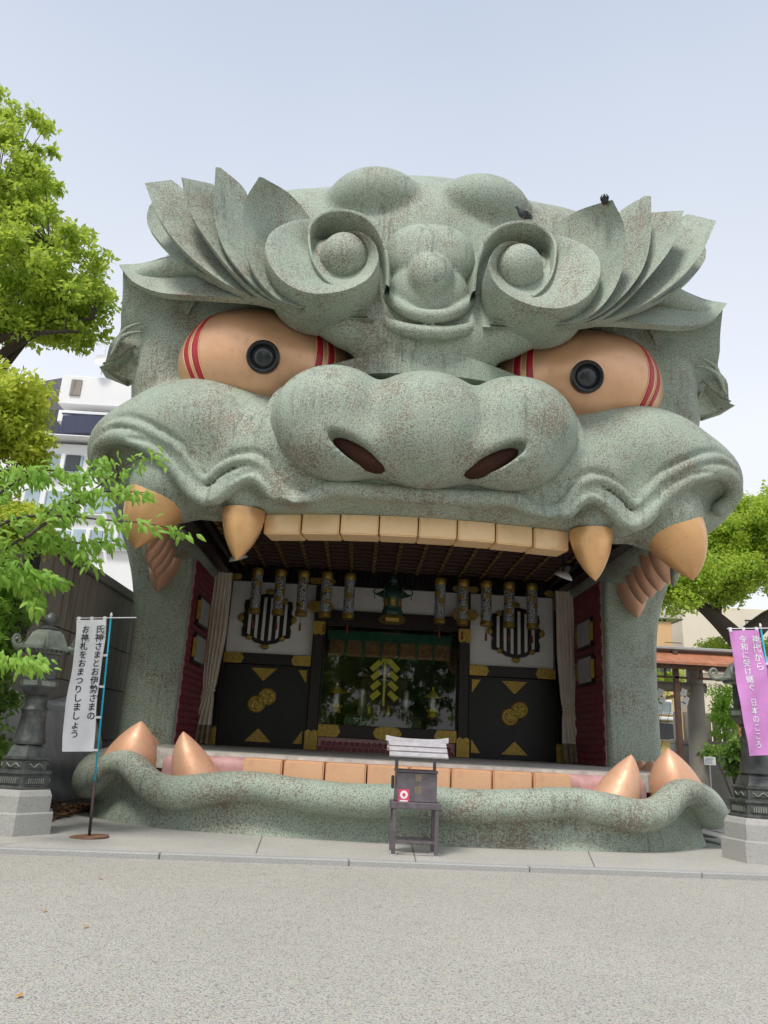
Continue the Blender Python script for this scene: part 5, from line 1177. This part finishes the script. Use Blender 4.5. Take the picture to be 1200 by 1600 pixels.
# ------------------------------------------------------------------ trees and shrubs
def leaf_mat(name, a, b, t=.35):
    m, nt, p = newmat(name); n = tex(nt, 'noise', 1.6, 3, .6); n2 = tex(nt, 'noise', 9, 2, .6)
    c = mix(nt, ramp(nt, n.outputs[0], .35, .65), a, b); c = mix(nt, mul(nt, ramp(nt, n2.outputs[0], .5, .75), .5), c, tuple(x*.7 for x in a))
    nt.links.new(c, p.inputs['Base Color']); p.inputs['Roughness'].default_value = .5; p.inputs['Specular IOR Level'].default_value = .35
    tr = nt.nodes.new('ShaderNodeBsdfTranslucent'); mx = nt.nodes.new('ShaderNodeMixShader'); mx.inputs[0].default_value = t
    c2 = mix(nt, .5, c, tuple(min(1, x*2.2) for x in b)); nt.links.new(c2, tr.inputs[0]); nt.links.new(p.outputs[0], mx.inputs[1]); nt.links.new(tr.outputs[0], mx.inputs[2]); nt.links.new(mx.outputs[0], nt.nodes['Material Output'].inputs[0])
leaf_mat('leaf_camphor', (.22, .36, .04), (.40, .50, .07), .5); leaf_mat('leaf_bright', (.19, .40, .05), (.34, .54, .09), .45); leaf_mat('leaf_yellow', (.36, .50, .05), (.56, .62, .09), .5); leaf_mat('leaf_dark', (.10, .20, .04), (.20, .32, .06), .4); leaf_mat('leaf_right', (.22, .40, .05), (.42, .54, .07), .5)
concrete('bark', (.075, .055, .042), (.025, .02, .016))
def leaves(centres, radii, per, size, mat, parent, name='crown', droop=.3, flat=.75):
    C_ = np.asarray(centres, float); n = len(C_)*per
    r_ = np.repeat(np.asarray(radii, float), per); c = np.repeat(C_, per, 0)
    d = rng.normal(size=(n, 3)); d /= np.linalg.norm(d, axis=1)[:, None]
    p = c+d*(r_*rng.random(n)**.45)[:, None]*np.array([1, 1, flat])
    ax = rng.normal(size=(n, 3)); ax[:, 2] -= droop; ax /= np.linalg.norm(ax, axis=1)[:, None]
    nn = rng.normal(size=(n, 3))*.8; nn[:, 2] += 1.0; s = np.cross(ax, nn); s /= np.linalg.norm(s, axis=1)[:, None]+1e-9; up = np.cross(s, ax)
    L_ = size*rng.uniform(.7, 1.3, n)[:, None]; W_ = L_*.27
    a = p; b = p+ax*L_*.45+s*W_+up*L_*.08; e = p+ax*L_; f = p+ax*L_*.45-s*W_+up*L_*.08
    V = np.stack([a, b, e, f], 1).reshape(-1, 3); F = np.arange(n*4).reshape(-1, 4)
    return mesh_obj(name, V, F, mat, parent, smooth=False)
def limb(v, pts, r0, r1, n=14):
    q = spline(pts, n); v.tube(q, list(np.linspace(r0, r1, n)), 8); return q
def inside_hull(ell, n):
    out = []
    for (c, r, w) in ell:
        d = rng.normal(size=(int(n*w), 3)); d /= np.linalg.norm(d, axis=1)[:, None]; out.append(np.array(c)+d*(rng.random(len(d))**.35)[:, None]*np.array(r))
    return np.concatenate(out)
def tree(label, base, trunk_pts, r0, limbs, ell, clumps, per, size, mat, group=None, name='tree', crad=(.3, .6), twig=True):
    t = thing(name, label, 'tree', base, group=group); B0 = np.array(base); v = MB()
    T = limb(v, [np.array(p)-B0 for p in trunk_pts], r0, r0*.55)
    for l in limbs: limb(v, [np.array(p)-B0 for p in l[0]], l[1], l[2])
    cs = inside_hull(ell, clumps)-B0
    if twig:
        anchors = np.concatenate([T[5:]]+[spline([np.array(p)-B0 for p in l[0]], 14)[4:] for l in limbs])
        for c in cs[::2]:
            a = anchors[np.argmin(((anchors-c)**2).sum(1))]; v.tube([a, (a+c)/2+np.array([0, 0, .12]), c], [.022, .014, .006], 5, cap=False)
    v.build('trunk', 'bark', t, smooth=True)
    leaves(cs, rng.uniform(*crad, len(cs)), per, size, mat, t)
    return t
# the big camphor tree on the left
tree('tall green camphor tree rising over the boundary wall', (-11.2, 3.2, 0), [(-11.2, 3.2, 0), (-11.0, 3.1, 3), (-10.6, 3.0, 6), (-10.2, 2.9, 9), (-10.0, 2.8, 11.5)], .4,
     [([(-10.8, 3.0, 6.8), (-9.8, 2.8, 9.2), (-8.6, 2.6, 10.2), (-7.5, 2.6, 10.6)], .2, .04), ([(-10.6, 3.0, 7.2), (-9.4, 3, 9.6), (-8.6, 2.8, 10.8)], .17, .04), ([(-10.3, 2.9, 9), (-9.3, 2.6, 11.0), (-8.8, 2.5, 12.4)], .15, .03), ([(-10.6, 3, 7.4), (-9.6, 2.4, 9.6), (-8.2, 2.2, 9.95), (-7.6, 2.2, 10.0)], .16, .03), ([(-10.2, 3, 9.5), (-10.8, 3.2, 12), (-10.6, 3, 13.6)], .15, .03)],
     [((-9.2, 2.8, 11.6), (2.1, 1.8, 1.35), 1.0), ((-8.2, 2.7, 10.9), (1.0, 1.3, .75), .4), ((-9.9, 3, 13.3), (1.6, 1.6, 1.5), .8), ((-10.7, 3, 15.2), (1.3, 1.5, 1.8), .7), ((-9.6, 2.6, 10.2), (1.6, 1.3, .4), .25), ((-10.9, 2.8, 9.0), (1.0, 1.0, 1.2), .35)], 125, 85, .155, 'leaf_camphor', name='camphor_tree', crad=(.17, .38))
# yellow-green bushy tree lower down
tree('bushy yellow green tree in front of the white apartment block', (-9.6, 1.0, 0), [(-9.6, 1.0, 0), (-9.4, 1.0, 2.5), (-9.0, .9, 5.0), (-8.6, .8, 7.0)], .2, [([(-9.2, 1, 4), (-8.4, .8, 5.6), (-7.6, .7, 6.2)], .1, .03), ([(-9.3, 1, 3.3), (-8.2, .7, 4.6), (-7.2, .6, 5.0)], .08, .02)],
     [((-8.5, .8, 7.3), (1.2, 1.2, 1.2), 1.0), ((-8.0, .8, 6.9), (.9, .9, .7), .4), ((-8.9, .9, 5.6), (1.1, .9, .9), .5)], 55, 220, .13, 'leaf_yellow', name='bushy_tree', crad=(.25, .45))
tree('low yellow leaved tree overhanging the drain box', (-8.9, .4, 0), [(-8.9, .4, 0), (-8.6, .4, 2.5), (-7.9, .3, 4.3)], .12, [([(-8.3, .4, 3.6), (-7.2, .2, 4.55), (-6.7, .2, 4.7)], .06, .02)],
     [((-6.95, .2, 4.95), (.55, .5, .3), 1.0), ((-7.6, .3, 5.1), (.7, .6, .4), .8)], 26, 170, .11, 'leaf_yellow', name='bushy_tree', crad=(.2, .36))
# cherry tree whose long sprays reach in front of the cheek: drooping rows of leaves along each twig
ct = thing('cherry_tree', 'cherry tree with long bright green leafy sprays reaching across the lion cheek', 'tree', (-7.6, -3.2, 0)); v = MB(); B0 = np.array((-7.6, -3.2, 0))
CY = -2.6
def PX(px, py, Y=CY): p = atY(px, py, Y); return np.array((p.x, Y, p.z))-B0
limb(v, [(0, 0, 0), (.1, .1, 2), (.3, .3, 3.4), (.4, .5, 5)], .16, .07)
sprays = [[(-60, 900), (20, 850), (100, 800), (160, 755), (205, 722), (248, 708)], [(40, 840), (110, 790), (150, 770), (190, 768), (232, 770)], [(-60, 880), (10, 815), (90, 806), (160, 812), (230, 818), (290, 832)], [(-60, 960), (0, 880), (60, 850), (110, 860), (150, 880)], [(-60, 820), (0, 770), (50, 740), (90, 735), (120, 745)], [(-40, 1000), (0, 1030), (30, 1032), (70, 1038)],
          [(0, 815), (60, 830), (120, 848), (180, 845)], [(-50, 780), (-10, 740), (30, 735), (70, 750)], [(20, 880), (60, 900), (90, 905)], [(60, 812), (105, 778), (140, 735), (165, 718)], [(-30, 900), (20, 905), (50, 925), (60, 950)]]
LV = []; LF = []
for si, s in enumerate(sprays):
    yy = CY+random.uniform(-.5, .4); q = spline([PX(*p, yy+.25*math.sin(i)) for i, p in enumerate(s)], 40); v.tube(q, list(np.linspace(.03, .004, 40)), 6)
    tang = np.gradient(q, axis=0)
    for k in range(5, 40):
        for rep_ in range(4 if si in (0, 2, 1) else 5):
            p = q[k]+rng.normal(size=3)*np.array([.05, .14, .05]); dr = tang[k]/np.linalg.norm(tang[k])*.5+rng.normal(size=3)*.45+np.array([0, 0, -.75]); dr /= np.linalg.norm(dr); L_ = random.uniform(.10, .19)
            sd = np.cross(dr, rng.normal(size=3)*.4+np.array([0, -1, .5])); sd /= np.linalg.norm(sd); up = np.cross(sd, dr); b0 = len(LV)
            LV += [p, p+dr*L_*.3+sd*L_*.17, p+dr*L_*.7+sd*L_*.12-up*.01, p+dr*L_-up*.03, p+dr*L_*.7-sd*L_*.12-up*.01, p+dr*L_*.3-sd*L_*.17, p+dr*L_*.5+up*.015]; LF += [(b0+i, b0+(i+1) % 6, b0+6) for i in range(6)]
v.build('trunk', 'bark', ct, smooth=True); mesh_obj('crown', np.array(LV), np.array(LF), 'leaf_bright', ct, smooth=True)
# shrubs at the far left behind the lantern
def shrub(label, ell, clumps, per, size, mat, crad, base, name='shrub', group=None):
    t = thing(name, label, 'shrub', base, group=group); B = np.array(base); cs = inside_hull(ell, clumps)-B; v = MB()
    for c in cs[::3]: v.tube([(0, 0, 0), tuple(c*.55+np.array([0, 0, .1])), tuple(c)], [.02, .012, .005], 5)
    v.build('stem', 'bark', t); leaves(cs, rng.uniform(*crad, len(cs)), per, size, mat, t, 'foliage'); return t
shrub('dark leafy shrub standing behind the bronze lantern with the white banner', [((-7.0, -.2, 1.6), (.55, .6, 1.5), 1), ((-7.1, -.3, 3.3), (.6, .5, .9), .7)], 46, 130, .13, 'leaf_dark', (.2, .4), (-7.1, -.2, .1))
shrub('light green shrub growing against the boundary wall above the lantern', [((-6.9, -.9, 3.6), (.45, .5, .9), 1), ((-6.75, -.8, 2.7), (.35, .4, .5), .5)], 24, 120, .13, 'leaf_bright', (.15, .32), (-7.0, -.9, .1))
# right-hand tree with the twisted limb
tree('spreading bright green tree with a thick twisted limb behind the purple banner', (14.6, 17, 0), [(14.6, 17, 0), (14.5, 17, 3), (14.4, 17, 5.2), (14.3, 17, 6.6)], .55,
     [([(14.4, 17, 6.0), (13.4, 17, 7.0), (12.6, 17, 7.6), (11.6, 17, 7.8)], .45, .12), ([(14.4, 17, 6.2), (15.6, 17, 7.2), (16.8, 16.8, 7.8), (17.6, 16.6, 9.2)], .42, .14), ([(13.4, 17, 7.0), (13.6, 17, 8.6), (13.9, 16.8, 10)], .2, .05), ([(16.8, 16.8, 7.8), (16.6, 16.6, 10), (16, 16.6, 11.5)], .18, .05), ([(12.6, 17, 7.5), (11.8, 16.8, 8.8), (11.4, 16.8, 9.6)], .14, .04)],
     [((13.0, 16.6, 8.7), (2.2, 2.0, 1.0), 1.0), ((15.0, 16.6, 10.6), (2.3, 2.2, 1.5), 1.1), ((17.2, 16.5, 11.6), (1.8, 2.0, 1.5), .8), ((11.6, 16.6, 7.9), (.9, 1.4, .7), .3), ((18, 16.4, 9.5), (1.4, 1.6, 1.1), .5)], 90, 200, .17, 'leaf_right', name='broadleaf_tree', crad=(.4, .8))
shrub('round bright green shrub in front of the stone picket fence', [((12.4, 14.4, 3.2), (.8, .7, .9), 1)], 22, 130, .14, 'leaf_bright', (.25, .45), (12.4, 14.4, 0))
shrub('low fern like shrub at the foot of the stone fence', [((11.5, 12.6, 1.7), (.8, .6, .6), 1)], 14, 100, .2, 'leaf_dark', (.25, .4), (11.5, 12.6, 0))
shrub('wide hedge of small leaves under the twisted limb', [((15.0, 18.2, 6.0), (2.4, .8, .5), 1)], 30, 120, .15, 'leaf_right', (.3, .5), (15, 18.4, 4.6))
shrub('thin green shrub beside the yellow house window', [((8.1, 12.0, 1.9), (.45, .4, 1.0), 1)], 10, 60, .12, 'leaf_bright', (.15, .3), (8.1, 12, 0))
shrub('leafy tree tops between the torii and the cream house', [((12.2, 22, 5.2), (2.2, 1, 1.2), 1)], 34, 120, .18, 'leaf_right', (.35, .6), (12.2, 22, 0), 'background_shrub')
# trees on the far side of the forecourt (they show in the altar glass)
for x, y, h, mt, lab in ((-9, -33, 14, 'leaf_dark', 'broad dark tree at the far edge of the forecourt'), (-2.5, -36, 13, 'leaf_camphor', 'mid green tree at the far edge of the forecourt'), (4, -34, 15, 'leaf_dark', 'tall dark tree at the far edge of the forecourt'), (11, -35, 13.5, 'leaf_camphor', 'rounded green tree at the far edge of the forecourt')):
    tree(lab, (x, y, 0), [(x, y, 0), (x+.2, y, h*.3), (x, y, h*.7)], .3, [], [((x, y, h*.52), (3.8, 2.4, h*.42), 1)], 90, 90, .45, mt, crad=(.7, 1.3), name='forecourt_tree', twig=False)
